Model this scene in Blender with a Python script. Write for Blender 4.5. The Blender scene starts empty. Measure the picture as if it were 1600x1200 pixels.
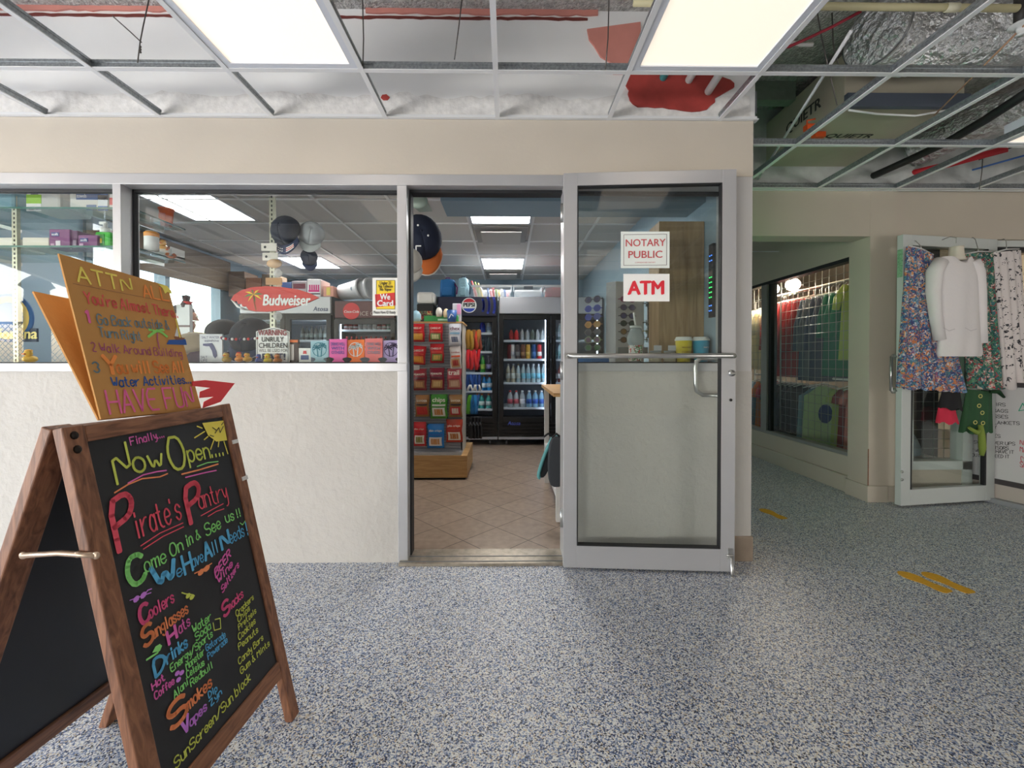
import bpy, math, random
from mathutils import Vector, Matrix, Euler
random.seed(7)
SC = bpy.context.scene
COL = SC.collection
# ---------------- camera ----------------
F = 660.0; PX = 800.0; PY = 569.0
CZ = 1.125
cd = bpy.data.cameras.new('camera'); cam = bpy.data.objects.new('camera', cd); COL.objects.link(cam)
cam.location = (0, 0, CZ)
cam.rotation_euler = (math.radians(90 - 0.6), 0, math.radians(-0.6))
cd.sensor_width = 36; cd.lens = F / 1600 * 36; cd.shift_y = -31 / 1600; cd.clip_start = 0.02; cd.clip_end = 300
SC.camera = cam
# ---------------- world, sun, exposure ----------------
SC.view_settings.view_transform = 'Standard'; SC.view_settings.look = 'None'
SC.view_settings.gamma = 1; SC.view_settings.exposure = 0.72; SC.view_settings.use_curve_mapping = False
wd = bpy.data.worlds.new('sky'); SC.world = wd; wd.use_nodes = True
nt = wd.node_tree; bgn = nt.nodes['Background']
sky = nt.nodes.new('ShaderNodeTexSky'); sky.sky_type = 'NISHITA'; sky.sun_disc = False
sky.sun_elevation = math.radians(50); sky.sun_rotation = math.radians(230); sky.air_density = 1.2; sky.dust_density = 2.5
nt.links.new(sky.outputs[0], bgn.inputs[0]); bgn.inputs[1].default_value = 0.8
sl = bpy.data.lights.new('sun', 'SUN'); sl.energy = 6; sl.angle = math.radians(2); sl.color = (1, .95, .88)
so = bpy.data.objects.new('sun', sl); COL.objects.link(so); so.rotation_euler = (math.radians(35), 0, math.radians(-60)); so.location = (-9, -6, 8)
def area_light(name, loc, rot, sx, sy, e, c):
    l = bpy.data.lights.new(name, 'AREA'); l.shape = 'RECTANGLE'; l.size = sx; l.size_y = sy; l.energy = e; l.color = c
    o = bpy.data.objects.new(name, l); COL.objects.link(o); o.location = loc; o.rotation_euler = rot; return o
area_light('fill_behind_camera', (-3.7, -3.9, .55), (math.radians(100), 0, math.radians(-22)), 5.4, .9, 200, (1, .975, .94))  # added fill lamp behind the camera, stands in for daylight
area_light('fill_right_side', (6.4, -2.6, .75), (math.radians(96), 0, math.radians(62)), 2.6, 1.1, 45, (1, .97, .93))  # added weak fill from the right, brightens the sign and cardboard
area_light('daylight_left_side', (-8.3, .5, 1.35), (math.radians(90), 0, math.radians(-88)), 3.0, 1.9, 45, (.9, .95, 1))
# ---------------- pixel -> place ----------------
RM = cam.rotation_euler.to_matrix(); CP = Vector((0, 0, CZ))
def ray(px, py): return RM @ Vector(((px - PX) / F, -(py - PY) / F, -1))
def onY(px, py, Y):
    d = ray(px, py); return CP + d * (Y / d.y)
def onZ(px, py, z):
    d = ray(px, py); return CP + d * ((z - CZ) / d.z)
def onX(px, py, x):
    d = ray(px, py); return CP + d * (x / d.x)
def onP(px, py, O, n):
    d = ray(px, py); return CP + d * ((O - CP).dot(n) / d.dot(n))
# ---------------- materials ----------------
def lin(c): return tuple((v / 255 / 12.92 if v <= 10.3 else ((v / 255 + .055) / 1.055) ** 2.4) for v in c)
MC = {}
def mat(col, rough=.55, metal=0, bump=None, var=None, emit=0, alpha=1, name=None, sheen=0):
    key = (col, rough, metal, bump, var, emit, alpha)
    if key in MC: return MC[key]
    m = bpy.data.materials.new(name or 'paint'); m.use_nodes = True; n = m.node_tree; b = n.nodes['Principled BSDF']
    c = lin(col) + (1,)
    b.inputs['Base Color'].default_value = c; b.inputs['Roughness'].default_value = rough; b.inputs['Metallic'].default_value = metal
    if emit: b.inputs['Emission Color'].default_value = c; b.inputs['Emission Strength'].default_value = emit
    if alpha < 1: b.inputs['Alpha'].default_value = alpha
    if bump or var: tc = n.nodes.new('ShaderNodeTexCoord')
    if bump:
        t = n.nodes.new('ShaderNodeTexNoise'); t.inputs['Scale'].default_value = bump[0]; t.inputs['Detail'].default_value = 4
        n.links.new(tc.outputs['Object'], t.inputs['Vector'])
        bp = n.nodes.new('ShaderNodeBump'); bp.inputs['Strength'].default_value = bump[1]; bp.inputs['Distance'].default_value = bump[2] if len(bump) > 2 else .01
        n.links.new(t.outputs['Fac'], bp.inputs['Height']); n.links.new(bp.outputs[0], b.inputs['Normal'])
    if var:
        t = n.nodes.new('ShaderNodeTexNoise'); t.inputs['Scale'].default_value = var[0]; t.inputs['Detail'].default_value = 5
        n.links.new(tc.outputs['Object'], t.inputs['Vector'])
        r = n.nodes.new('ShaderNodeValToRGB'); a = var[1]
        r.color_ramp.elements[0].position = .3; r.color_ramp.elements[1].position = .7
        r.color_ramp.elements[0].color = tuple(x * (1 - a) for x in c[:3]) + (1,); r.color_ramp.elements[1].color = tuple(min(1, x * (1 + a)) for x in c[:3]) + (1,)
        n.links.new(t.outputs['Fac'], r.inputs[0]); n.links.new(r.outputs[0], b.inputs['Base Color'])
    MC[key] = m; return m
def nodes(name):
    m = bpy.data.materials.new(name); m.use_nodes = True; return m, m.node_tree, m.node_tree.nodes['Principled BSDF']
def ramp(n, stops, const=False):
    r = n.nodes.new('ShaderNodeValToRGB'); cr = r.color_ramp
    if const: cr.interpolation = 'CONSTANT'
    while len(cr.elements) < len(stops): cr.elements.new(.5)
    for e, (p, c) in zip(cr.elements, stops): e.position = p; e.color = lin(c) + (1,)
    return r
def flake_mat():
    m, n, b = nodes('flake_epoxy'); tc = n.nodes.new('ShaderNodeTexCoord')
    v = n.nodes.new('ShaderNodeTexVoronoi'); v.inputs['Scale'].default_value = 250; v.inputs['Randomness'].default_value = 1
    mp = n.nodes.new('ShaderNodeMapping'); mp.inputs['Scale'].default_value = (1, 1, 1)
    nz = n.nodes.new('ShaderNodeTexNoise'); nz.inputs['Scale'].default_value = 90
    mx = n.nodes.new('ShaderNodeMixRGB'); mx.blend_type = 'ADD'; mx.inputs[0].default_value = .008
    n.links.new(tc.outputs['Object'], nz.inputs['Vector']); n.links.new(tc.outputs['Object'], mx.inputs[1]); n.links.new(nz.outputs['Color'], mx.inputs[2])
    n.links.new(mx.outputs[0], v.inputs['Vector'])
    s = n.nodes.new('ShaderNodeSeparateColor'); n.links.new(v.outputs['Color'], s.inputs[0])
    r = ramp(n, [(0, (234, 234, 230)), (.30, (204, 207, 212)), (.44, (156, 168, 192)), (.58, (96, 118, 158)), (.72, (54, 68, 102)), (.84, (30, 33, 44)), (.92, (206, 192, 168))], True)
    n.links.new(s.outputs[0], r.inputs[0])
    n.links.new(r.outputs[0], b.inputs['Base Color']); b.inputs['Roughness'].default_value = .42
    bp = n.nodes.new('ShaderNodeBump'); bp.inputs['Strength'].default_value = .25; bp.inputs['Distance'].default_value = .002
    n.links.new(s.outputs[1], bp.inputs['Height']); n.links.new(bp.outputs[0], b.inputs['Normal'])
    return m
def tile_mat():
    m, n, b = nodes('floor_tile'); tc = n.nodes.new('ShaderNodeTexCoord')
    mp = n.nodes.new('ShaderNodeMapping'); mp.inputs['Rotation'].default_value = (0, 0, math.radians(45)); mp.inputs['Location'].default_value = (2.0297, -1.9252, 0)
    n.links.new(tc.outputs['Object'], mp.inputs[0])
    br = n.nodes.new('ShaderNodeTexBrick'); br.offset = 0; br.inputs['Scale'].default_value = 1
    br.inputs['Brick Width'].default_value = .284; br.inputs['Row Height'].default_value = .284; br.inputs['Mortar Size'].default_value = .0028
    br.inputs['Color1'].default_value = lin((158, 138, 120)) + (1,); br.inputs['Color2'].default_value = lin((150, 130, 112)) + (1,); br.inputs['Mortar'].default_value = lin((78, 66, 58)) + (1,)
    n.links.new(mp.outputs[0], br.inputs[0])
    nz = n.nodes.new('ShaderNodeTexNoise'); nz.inputs['Scale'].default_value = 22; nz.inputs['Detail'].default_value = 8; n.links.new(tc.outputs['Object'], nz.inputs['Vector'])
    mx = n.nodes.new('ShaderNodeMixRGB'); mx.blend_type = 'OVERLAY'; mx.inputs[0].default_value = .35
    n.links.new(br.outputs['Color'], mx.inputs[1]); n.links.new(nz.outputs['Fac'], mx.inputs[2]); n.links.new(mx.outputs[0], b.inputs['Base Color'])
    b.inputs['Roughness'].default_value = .4; return m
def wood_mat(c1, c2, axis=(1, 1, 9), scale=6, rough=.5, name='wood'):
    m, n, b = nodes(name); tc = n.nodes.new('ShaderNodeTexCoord'); mp = n.nodes.new('ShaderNodeMapping'); mp.inputs['Scale'].default_value = axis
    n.links.new(tc.outputs['Object'], mp.inputs[0])
    nz = n.nodes.new('ShaderNodeTexNoise'); nz.inputs['Scale'].default_value = scale; nz.inputs['Detail'].default_value = 7; nz.inputs['Distortion'].default_value = 1.2
    n.links.new(mp.outputs[0], nz.inputs['Vector']); r = ramp(n, [(.3, c1), (.68, c2)]); n.links.new(nz.outputs['Fac'], r.inputs[0]); n.links.new(r.outputs[0], b.inputs['Base Color'])
    bp = n.nodes.new('ShaderNodeBump'); bp.inputs['Strength'].default_value = .25; bp.inputs['Distance'].default_value = .004; n.links.new(nz.outputs['Fac'], bp.inputs['Height']); n.links.new(bp.outputs[0], b.inputs['Normal'])
    b.inputs['Roughness'].default_value = rough; return m
def floral_mat(stops, scale=22, name='floral_print', base=None):
    m, n, b = nodes(name); tc = n.nodes.new('ShaderNodeTexCoord')
    nz = n.nodes.new('ShaderNodeTexNoise'); nz.inputs['Scale'].default_value = scale; nz.inputs['Detail'].default_value = 3
    mx = n.nodes.new('ShaderNodeMixRGB'); mx.blend_type = 'ADD'; mx.inputs[0].default_value = .12
    n.links.new(tc.outputs['Object'], nz.inputs['Vector']); n.links.new(tc.outputs['Object'], mx.inputs[1]); n.links.new(nz.outputs['Color'], mx.inputs[2])
    v = n.nodes.new('ShaderNodeTexVoronoi'); v.inputs['Scale'].default_value = scale * 2.2; n.links.new(mx.outputs[0], v.inputs['Vector'])
    s = n.nodes.new('ShaderNodeSeparateColor'); n.links.new(v.outputs['Color'], s.inputs[0]); r = ramp(n, stops, True); n.links.new(s.outputs[0], r.inputs[0])
    n.links.new(r.outputs[0], b.inputs['Base Color']); b.inputs['Roughness'].default_value = .85; return m
def spot_mat(bg, fg, scale, thr, name):
    m, n, b = nodes(name); tc = n.nodes.new('ShaderNodeTexCoord'); v = n.nodes.new('ShaderNodeTexVoronoi'); v.inputs['Scale'].default_value = scale
    nz = n.nodes.new('ShaderNodeTexNoise'); nz.inputs['Scale'].default_value = scale * 3
    mx = n.nodes.new('ShaderNodeMixRGB'); mx.blend_type = 'ADD'; mx.inputs[0].default_value = .06
    n.links.new(tc.outputs['Object'], nz.inputs['Vector']); n.links.new(tc.outputs['Object'], mx.inputs[1]); n.links.new(nz.outputs['Color'], mx.inputs[2]); n.links.new(mx.outputs[0], v.inputs['Vector'])
    r = ramp(n, [(0, fg), (thr, bg)], True); n.links.new(v.outputs['Distance'], r.inputs[0]); n.links.new(r.outputs[0], b.inputs['Base Color']); b.inputs['Roughness'].default_value = .8; return m
def glass_mat(tint=(1, 1, 1), ior=1.5, rough=0, name='glass'):
    m = bpy.data.materials.new(name); m.use_nodes = True; n = m.node_tree; n.nodes.remove(n.nodes['Principled BSDF']); out = n.nodes['Material Output']
    t = n.nodes.new('ShaderNodeBsdfTransparent'); t.inputs[0].default_value = tint + (1,)
    g = n.nodes.new('ShaderNodeBsdfGlossy'); g.inputs['Roughness'].default_value = rough
    f = n.nodes.new('ShaderNodeFresnel'); f.inputs[0].default_value = ior; mx = n.nodes.new('ShaderNodeMixShader')
    # same reflectance on both faces of the pane
    gm = n.nodes.new('ShaderNodeNewGeometry'); 
    mt = n.nodes.new('ShaderNodeMath'); mt.operation = 'SUBTRACT'; mt.inputs[0].default_value = 1; n.links.new(gm.outputs['Backfacing'], mt.inputs[1])
    ml = n.nodes.new('ShaderNodeMath'); ml.operation = 'MULTIPLY'; n.links.new(f.outputs[0], ml.inputs[0]); n.links.new(mt.outputs[0], ml.inputs[1])
    n.links.new(ml.outputs[0], mx.inputs[0]); n.links.new(t.outputs[0], mx.inputs[1]); n.links.new(g.outputs[0], mx.inputs[2]); n.links.new(mx.outputs[0], out.inputs[0]); return m
GLASS = glass_mat((.95, .97, .96), 1.72); SHELFGLASS = glass_mat((.82, .9, .87), 1.5, 0, 'shelf_glass'); COOLGLASS = glass_mat((.93, .95, .96), 1.25, 0, 'cooler_glass')
# ---------------- mesh builder ----------------
W = {}
class MB:
    def __init__(s): s.v = []; s.f = []; s.m = []; s.s = []; s.mats = []; s.T = None
    def mi(s, m):
        if m not in s.mats: s.mats.append(m)
        return s.mats.index(m)
    def add(s, vs, fs, m, smooth=False):
        o = len(s.v); k = s.mi(m)
        s.v += [(s.T @ Vector(p)) if s.T else Vector(p) for p in vs]
        for f in fs: s.f.append([i + o for i in f]); s.m.append(k); s.s.append(smooth)
        return s
    def box(s, x0, x1, y0, y1, z0, z1, m):
        vs = [(x, y, z) for x in (x0, x1) for y in (y0, y1) for z in (z0, z1)]
        return s.add(vs, [(0, 1, 3, 2), (4, 6, 7, 5), (0, 4, 5, 1), (2, 3, 7, 6), (0, 2, 6, 4), (1, 5, 7, 3)], m)
    def prism(s, poly, off, m, smooth=False):
        poly = [Vector(p) for p in poly]; off = Vector(off); n = len(poly)
        return s.add(poly + [p + off for p in poly], [list(range(n)), list(range(2 * n - 1, n - 1, -1))] + [(i, i + n, (i + 1) % n + n, (i + 1) % n) for i in range(n)], m)
    def quad(s, a, b, c, d, m): return s.add([a, b, c, d], [(0, 1, 2, 3)], m)
    def tube(s, path, r, m, n=8, cap=True, flat=None):
        P = [Vector(p) for p in path]; k = len(P); rs = r if isinstance(r, (list, tuple)) else [r] * k
        vs = []; fs = []; up = None
        for i in range(k):
            t = (P[min(i + 1, k - 1)] - P[max(i - 1, 0)]).normalized()
            if up is None: up = t.orthogonal().normalized() if flat is None else Vector(flat)
            up = (up - t * up.dot(t)); up = up.normalized() if up.length > 1e-6 else t.orthogonal().normalized()
            sd = t.cross(up)
            for j in range(n):
                a = 2 * math.pi * j / n; vs.append(P[i] + (up * math.cos(a) + sd * math.sin(a)) * rs[i])
        for i in range(k - 1):
            for j in range(n): fs.append((i * n + j, i * n + (j + 1) % n, (i + 1) * n + (j + 1) % n, (i + 1) * n + j))
        if cap: fs += [list(range(n - 1, -1, -1)), list(range((k - 1) * n, k * n))]
        return s.add(vs, fs, m, True)
    def lathe(s, prof, c, m, n=14, X=(1, 0, 0), Y=(0, 1, 0), Z=(0, 0, 1), a0=0, a1=None):
        c = Vector(c); X = Vector(X); Y = Vector(Y); Z = Vector(Z); vs = []; fs = []; k = len(prof); full = a1 is None
        nn = n if full else n + 1
        for r, z in prof:
            for j in range(nn):
                a = 2 * math.pi * j / n if full else a0 + (a1 - a0) * j / n
                vs.append(c + Z * z + (X * math.cos(a) + Y * math.sin(a)) * r)
        for i in range(k - 1):
            for j in range(n if full else n): 
                j2 = (j + 1) % nn if full else j + 1
                fs.append((i * nn + j, i * nn + j2, (i + 1) * nn + j2, (i + 1) * nn + j))
        if full: 
            if prof[0][0] > 1e-5: fs.append(list(range(nn - 1, -1, -1)))
            if prof[-1][0] > 1e-5: fs.append(list(range((k - 1) * nn, k * nn)))
        return s.add(vs, fs, m, True)
    def ball(s, c, rx, ry, rz, m, n=12, k=8, top=None):
        prof = [(math.sin(math.pi * i / k), -math.cos(math.pi * i / k)) for i in range(k + 1)]
        prof = [(max(r, 1e-4), z) for r, z in prof]
        return s.lathe(prof, c, m, n, (rx, 0, 0), (0, ry, 0), (0, 0, rz))
    def grid(s, fn, nu, nv, m, wrap=False, smooth=True):
        vs = [fn(i / nu, j / nv) for j in range(nv + 1) for i in range(nu + (0 if wrap else 1))]; w = nu if wrap else nu + 1; fs = []
        for j in range(nv):
            for i in range(nu): i2 = (i + 1) % w; fs.append((j * w + i, j * w + i2, (j + 1) * w + i2, (j + 1) * w + i))
        return s.add(vs, fs, m, smooth)
    def disc(s, c, r, rt, up, m, n=20, r2=None):
        c = Vector(c); rt = Vector(rt); up = Vector(up); r2 = r2 or r
        return s.add([c + rt * r * math.cos(2 * math.pi * i / n) + up * r2 * math.sin(2 * math.pi * i / n) for i in range(n)], [list(range(n))], m)
    def ring(s, c, r0, r1, rt, up, m, n=24):
        c = Vector(c); rt = Vector(rt); up = Vector(up); vs = []
        for r in (r0, r1): vs += [c + (rt * math.cos(2 * math.pi * i / n) + up * math.sin(2 * math.pi * i / n)) * r for i in range(n)]
        return s.add(vs, [(i, (i + 1) % n, n + (i + 1) % n, n + i) for i in range(n)], m)
    def stroke(s, pts, w, nrm, m, taper=0):
        nrm = Vector(nrm); P = [Vector(p) for p in pts]
        for a, b in zip(P, P[1:]):
            t = b - a
            if t.length < 1e-6: continue
            t.normalize(); sd = nrm.cross(t) * w / 2; e = t * w * .3
            s.add([a - e - sd * .6, a - e * .2 - sd, b + e * .2 - sd, b + e - sd * .6, b + e + sd * .6, b + e * .2 + sd, a - e * .2 + sd, a - e + sd * .6], [list(range(8))], m)
        return s
    def build(s, name, parent=None, origin=None, bevel=0, solid=0, sub=0):
        o0 = W[parent.name] if parent else (Vector(origin) if origin is not None else Vector((0, 0, 0)))
        me = bpy.data.meshes.new(name); me.from_pydata([tuple(p - o0) for p in s.v], [], s.f)
        for m in s.mats: me.materials.append(m)
        me.polygons.foreach_set('material_index', s.m); me.polygons.foreach_set('use_smooth', s.s); me.update()
        ob = bpy.data.objects.new(name, me); COL.objects.link(ob)
        if parent: ob.parent = parent
        else: ob.location = o0
        W[ob.name] = o0.copy()
        if sub: md = ob.modifiers.new('round', 'SUBSURF'); md.levels = md.render_levels = sub
        if solid: md = ob.modifiers.new('thickness', 'SOLIDIFY'); md.thickness = solid; md.offset = 0
        if bevel: md = ob.modifiers.new('edge', 'BEVEL'); md.width = bevel; md.segments = 2; md.limit_method = 'ANGLE'
        return ob
    def base(s):
        xs = [p.x for p in s.v]; ys = [p.y for p in s.v]; zs = [p.z for p in s.v]
        return Vector(((min(xs) + max(xs)) / 2, (min(ys) + max(ys)) / 2, min(zs)))
def tag(o, label, cat, group=None):
    o['label'] = label; o['category'] = cat
    if group: o['group'] = group
    return o
def thing(name, label, cat, loc, group=None):
    o = bpy.data.objects.new(name, None); COL.objects.link(o); o.location = loc; o.empty_display_size = .05; W[o.name] = Vector(loc); return tag(o, label, cat, group)
def one(mb, name, label, cat, group=None, **k):
    return tag(mb.build(name, None, mb.base(), **k), label, cat, group)
def struct(mb, name, parent=None, **k):
    o = mb.build(name, parent, **k)
    if not parent: o['kind'] = 'structure'
    return o
def clone(root, loc, label, group=None, rot=None):
    r = root.copy(); COL.objects.link(r); r.location = loc; r['label'] = label
    if rot is not None: r.rotation_euler = rot
    if group: r['group'] = group
    for ch in root.children:
        c = ch.copy(); COL.objects.link(c); c.parent = r
        for g in ch.children: d = g.copy(); COL.objects.link(d); d.parent = c
    return r
def frame(O, r, u):
    r = Vector(r).normalized(); u = Vector(u); u = (u - r * u.dot(r)).normalized(); n = r.cross(u)   # n points toward the reader
    return Matrix(((r.x, u.x, n.x, O[0]), (r.y, u.y, n.y, O[1]), (r.z, u.z, n.z, O[2]), (0, 0, 0, 1)))
# printed letters
def ptext(mb, txt, O, r, u, m, h=None, w=None, bold=0, align='CENTER', shear=0, lift=.0012, sx=1):
    cu = bpy.data.curves.new('t', 'FONT'); cu.body = txt; cu.align_x = align; cu.shear = shear; cu.resolution_u = 3
    ob = bpy.data.objects.new('t', cu); COL.objects.link(ob); dg = bpy.context.evaluated_depsgraph_get(); me = ob.evaluated_get(dg).to_mesh()
    vs = [v.co.copy() for v in me.vertices]; fs = [list(p.vertices) for p in me.polygons]
    ob.evaluated_get(dg).to_mesh_clear(); bpy.data.objects.remove(ob); bpy.data.curves.remove(cu)
    if not vs: return
    if bold:
        n0 = len(vs); v0 = list(vs); f0 = list(fs)
        for k, (dx, dy) in enumerate(((bold, 0), (bold * .5, bold * .6), (-bold, 0), (-bold * .5, -bold * .6)), 1):
            vs += [v + Vector((dx, dy, k * .0002)) for v in v0]; fs += [[i + n0 * k for i in f] for f in f0]
    xs = [v.x for v in vs]; ys = [v.y for v in vs]; ww = max(xs) - min(xs); hh = .72
    sc = (h / hh) if h else w / ww
    scx = (w / ww) if (w and h) else sc * sx
    M = frame(O, r, u); mb.add([M @ Vector((v.x * scx, v.y * sc, lift + v.z)) for v in vs], fs, m)
# hand-written letters
G = {'A': "02 28 42|14 34", 'B': "02 08 38 47 36 05|35 44 43 32 02", 'C': "47 38 18 06 04 12 32 43", 'D': "02 08 28 46 44 22 02", 'E': "48 08 02 42|05 35", 'F': "48 08 02|05 35",
'G': "47 38 18 06 04 12 32 44 45 25", 'H': "02 08|42 48|05 45", 'I': "12 18", 'J': "38 33 22 12 03", 'K': "02 08|48 05 42", 'L': "08 02 42", 'M': "02 08 25 48 42", 'N': "02 08 42 48",
'O': "18 06 04 12 32 44 46 38 18", 'P': "02 08 38 47 46 35 05", 'Q': "18 06 04 12 32 44 46 38 18|33 42", 'R': "02 08 38 47 46 35 05|25 42", 'S': "47 38 18 07 06 15 35 44 43 32 12 03",
'T': "08 48|28 22", 'U': "08 03 12 32 43 48", 'V': "08 22 48", 'W': "08 12 26 32 48", 'X': "08 42|02 48", 'Y': "08 25 48|25 22", 'Z': "08 48 02 42",
'a': "35 26 16 04 03 12 22 33|36 32", 'b': "08 02|05 16 26 35 33 22 12 03", 'c': "35 26 16 05 03 12 22 33", 'd': "38 32|35 26 16 05 03 12 22 33", 'e': "04 34 35 26 16 05 03 12 22 33",
'f': "37 28 17 12|05 25", 'g': "36 31 20 10 01|35 26 16 05 04 13 23 34", 'h': "08 02|05 16 26 35 32", 'i': "16 12|18 17", 'j': "26 21 10 01|28 27", 'k': "08 02|36 04 32", 'l': "18 12",
'm': "02 06|05 16 26 22|25 36 46 42", 'n': "02 06|05 16 26 35 32", 'o': "16 05 03 12 22 33 35 26 16", 'p': "06 00|05 16 26 35 33 22 12 03", 'q': "36 30|35 26 16 05 03 12 22 33", 'r': "06 02|04 15 26 36",
's': "35 26 16 05 14 24 33 22 12 03", 't': "18 13 22 32|06 26", 'u': "06 03 12 22 33|36 32", 'v': "06 12 36", 'w': "06 12 25 32 46", 'x': "06 32|02 36", 'y': "06 13 23 36|36 31 20 10", 'z': "06 36 02 32",
'1': "07 18 12", '2': "07 18 28 37 36 02 32", '3': "07 18 28 37 36 25 34 33 22 12 03", '.': "02 03", '!': "08 04|02 03", "'": "08 07", '/': "02 48", '&': "42 17 18 28 27 04 03 12 22 34", '+': "05 45|27 23", '-': "05 25"}
GW = {'I': 2, 'i': 2, 'l': 2, 'm': 4, 'w': 4, 'f': 3, '.': 1, '!': 1, "'": 1, '1': 2, 'j': 3, 't': 3}
def htext(mb, s, P0, P1, up, h, w, m, nrm, lift=.0015):
    P0 = Vector(P0); P1 = Vector(P1); up = Vector(up).normalized(); nrm = Vector(nrm); L = []; x = 0
    for c in s:
        if c == ' ': x += 2.2; continue
        L.append((c, x)); x += (GW.get(c) or (4 if c.isupper() or c in '/&+' else 3)) + 1.1
    tot = max(x - 1.1, 1); r = (P1 - P0) / tot; k = h / 6
    for c, cx in L:
        for st in G[c].split('|'):
            pts = [(cx + int(a[0]), int(a[1]) - 2) for a in st.split()]
            if len(pts) > 3:
                q = [pts[0]]
                for a, b in zip(pts, pts[1:]): q += [(a[0] * .75 + b[0] * .25, a[1] * .75 + b[1] * .25), (a[0] * .25 + b[0] * .75, a[1] * .25 + b[1] * .75)]
                q.append(pts[-1]); pts = q
            mb.stroke([P0 + r * a + up * (b * k) + nrm * lift for a, b in pts], w, nrm, m)
ORD = ['first', 'second', 'third', 'fourth', 'fifth', 'sixth', 'seventh', 'eighth', 'ninth', 'tenth', 'eleventh', 'twelfth']
Y0 = 2.34; YI = 2.50            # front wall: outer and inner face
def xw(px, Y=Y0): return onY(px, 560, Y).x
def zw(py, Y=Y0): return onY(800, py, Y).z
XR = 1.362; CEIL = 2.447; SILL = 1.061
# materials of the place
M_beige = mat((196, 187, 173), .8, bump=(60, .12, .004), var=(3, .03)); M_stucco = mat((188, 184, 178), .85, bump=(28, .5, .012), var=(5, .03))
M_white = mat((238, 238, 237), .8, var=(4, .02)); M_alu = mat((192, 192, 194), .36, .45, var=(2, .03)); M_alud = mat((120, 124, 128), .4, .5)
M_rub = mat((28, 29, 32), .6); M_ipaint = mat((150, 172, 188), .8); M_deck = mat((196, 193, 188), .95, bump=(70, 1.0, .03), var=(38, .3))
M_flake = flake_mat(); M_tile = tile_mat(); M_galv = mat((150, 155, 158), .35, .8, var=(60, .2)); M_tee = mat((226, 227, 228), .5)
M_itile = mat((196, 194, 192), .9, bump=(150, .15, .003)); M_block = mat((188, 190, 188), .9, bump=(14, .6, .02), var=(9, .12)); M_dark = mat((40, 42, 44), .8)
M_conc = mat((205, 203, 198), .9, var=(6, .08)); M_red = mat((168, 62, 56), .6, var=(9, .25)); M_pink = mat((214, 142, 130), .7, var=(5, .1)); M_plinth = mat((150, 134, 118), .9, bump=(40, .6, .01), var=(9, .18))
M_rwall = mat((190, 180, 165), .8, var=(3, .03)); M_steel = mat((190, 190, 188), .28, .9); M_black = mat((16, 16, 18), .35)
# ---- floors ----
b = MB(); b.box(-9, 7, -4.2, Y0, -.12, 0, M_flake); b.box(XR - .12, 2.9, Y0, 9, -.12, 0, M_flake); b.box(2.9, 7, Y0, 3.5, -.12, 0, M_flake); struct(b, 'floor')
b = MB(); b.box(-3.7, 1.25, Y0 + .12, 7.0, -.1, .01, M_tile); struct(b, 'floor_shop')
b = MB(); b.box(-40, -9, -40, 40, -.2, -.03, M_conc); b.box(-9, 7, -40, -4.2, -.2, -.03, M_conc); struct(b, 'ground')
# ---- front wall of the shop ----
b = MB()
b.box(-3.9, XR, Y0, YI, zw(274), CEIL, M_beige)                       # band above the storefront
b.box(-3.9, xw(622), Y0, YI, 0, SILL, M_stucco)                        # low stucco wall
b.box(xw(884), XR, Y0, YI, 0, SILL, M_stucco); b.box(xw(1146), XR, Y0 + .004, YI, SILL, zw(274), mat((196, 194, 192), .8))
struct(b, 'wall_front')
b = MB(); b.box(-6.2, XR + .02, Y0 + .02, YI, CEIL, 3.06, M_white); struct(b, 'wall_front_upper')
b = MB(); b.box(xw(1138), xw(1177), Y0 - .012, YI, 0, zw(839), M_plinth); struct(b, 'baseboard_right', bevel=.004)
# rough concrete band and fire-stop paint on the wall above the grid
random.seed(3)
def ragged(pts, z, amp): return pts
b = MB(); ry = Y0 + .016
top = [(-3.9 + i * .05, 2.585 + random.uniform(-.012, .012) + .01 * math.sin(i * .5)) for i in range(int((XR + 3.9) / .05) + 1)]
b.prism([(-3.9, ry, CEIL - .02), (XR, ry, CEIL - .02)] + [(x, ry, z) for x, z in reversed(top)], (0, .01, 0), mat((228, 226, 223), .95, bump=(26, .45, .015), var=(30, .1))); struct(b, 'trim_plaster')
def strip(name, x0, x1, z0, z1, m, amp=.006, t=.006):
    n = max(4, int((x1 - x0) / .04)); lo = [(x0 + (x1 - x0) * i / n, ry - t, z0 + random.uniform(-amp, amp)) for i in range(n + 1)]; hi = [(p[0], ry - t, z1 + random.uniform(-amp, amp)) for p in lo]
    bb = MB(); bb.prism(lo + hi[::-1], (0, t + .006, 0), m); struct(bb, name)
strip('trim_caulk_line', -3.9, xw(918), 3.006, 3.016, mat((112, 44, 36), .6), .003)
strip('trim_firestop', xw(-100), xw(262), 3.035, 3.062, M_pink); strip('trim_firestop_middle', xw(572), xw(934), 3.032, 3.062, M_pink)
b = MB(); b.prism([(xw(x), ry - .006, zw(y)) for x, y in ((917, 42), (1000, 30), (1003, 112), (958, 112), (955, 95), (938, 85), (928, 68), (920, 58))], (0, .012, 0), M_pink); struct(b, 'trim_firestop_patch')
pts = []
for i in range(44):
    a = 2 * math.pi * i / 44; rr = 1 + .1 * math.sin(5 * a + 1) + random.uniform(-.04, .04)
    pts.append((xw(1056 + 82 * rr * math.cos(a)), ry - .008, zw(132 - 38 * rr * math.sin(a) - 10 * math.cos(a) * 0)))
b = MB(); b.prism(pts, (0, .014, 0), M_red); struct(b, 'trim_firestop_blob')
b = MB(); pts = [(xw(602 + 7 * math.cos(a)), ry - .004, zw(151 + 5 * math.sin(a))) for a in (0, 1, 2, 3, 4, 5)]; b.prism(pts, (0, .008, 0), M_red); struct(b, 'trim_caulk_spot')
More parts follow.
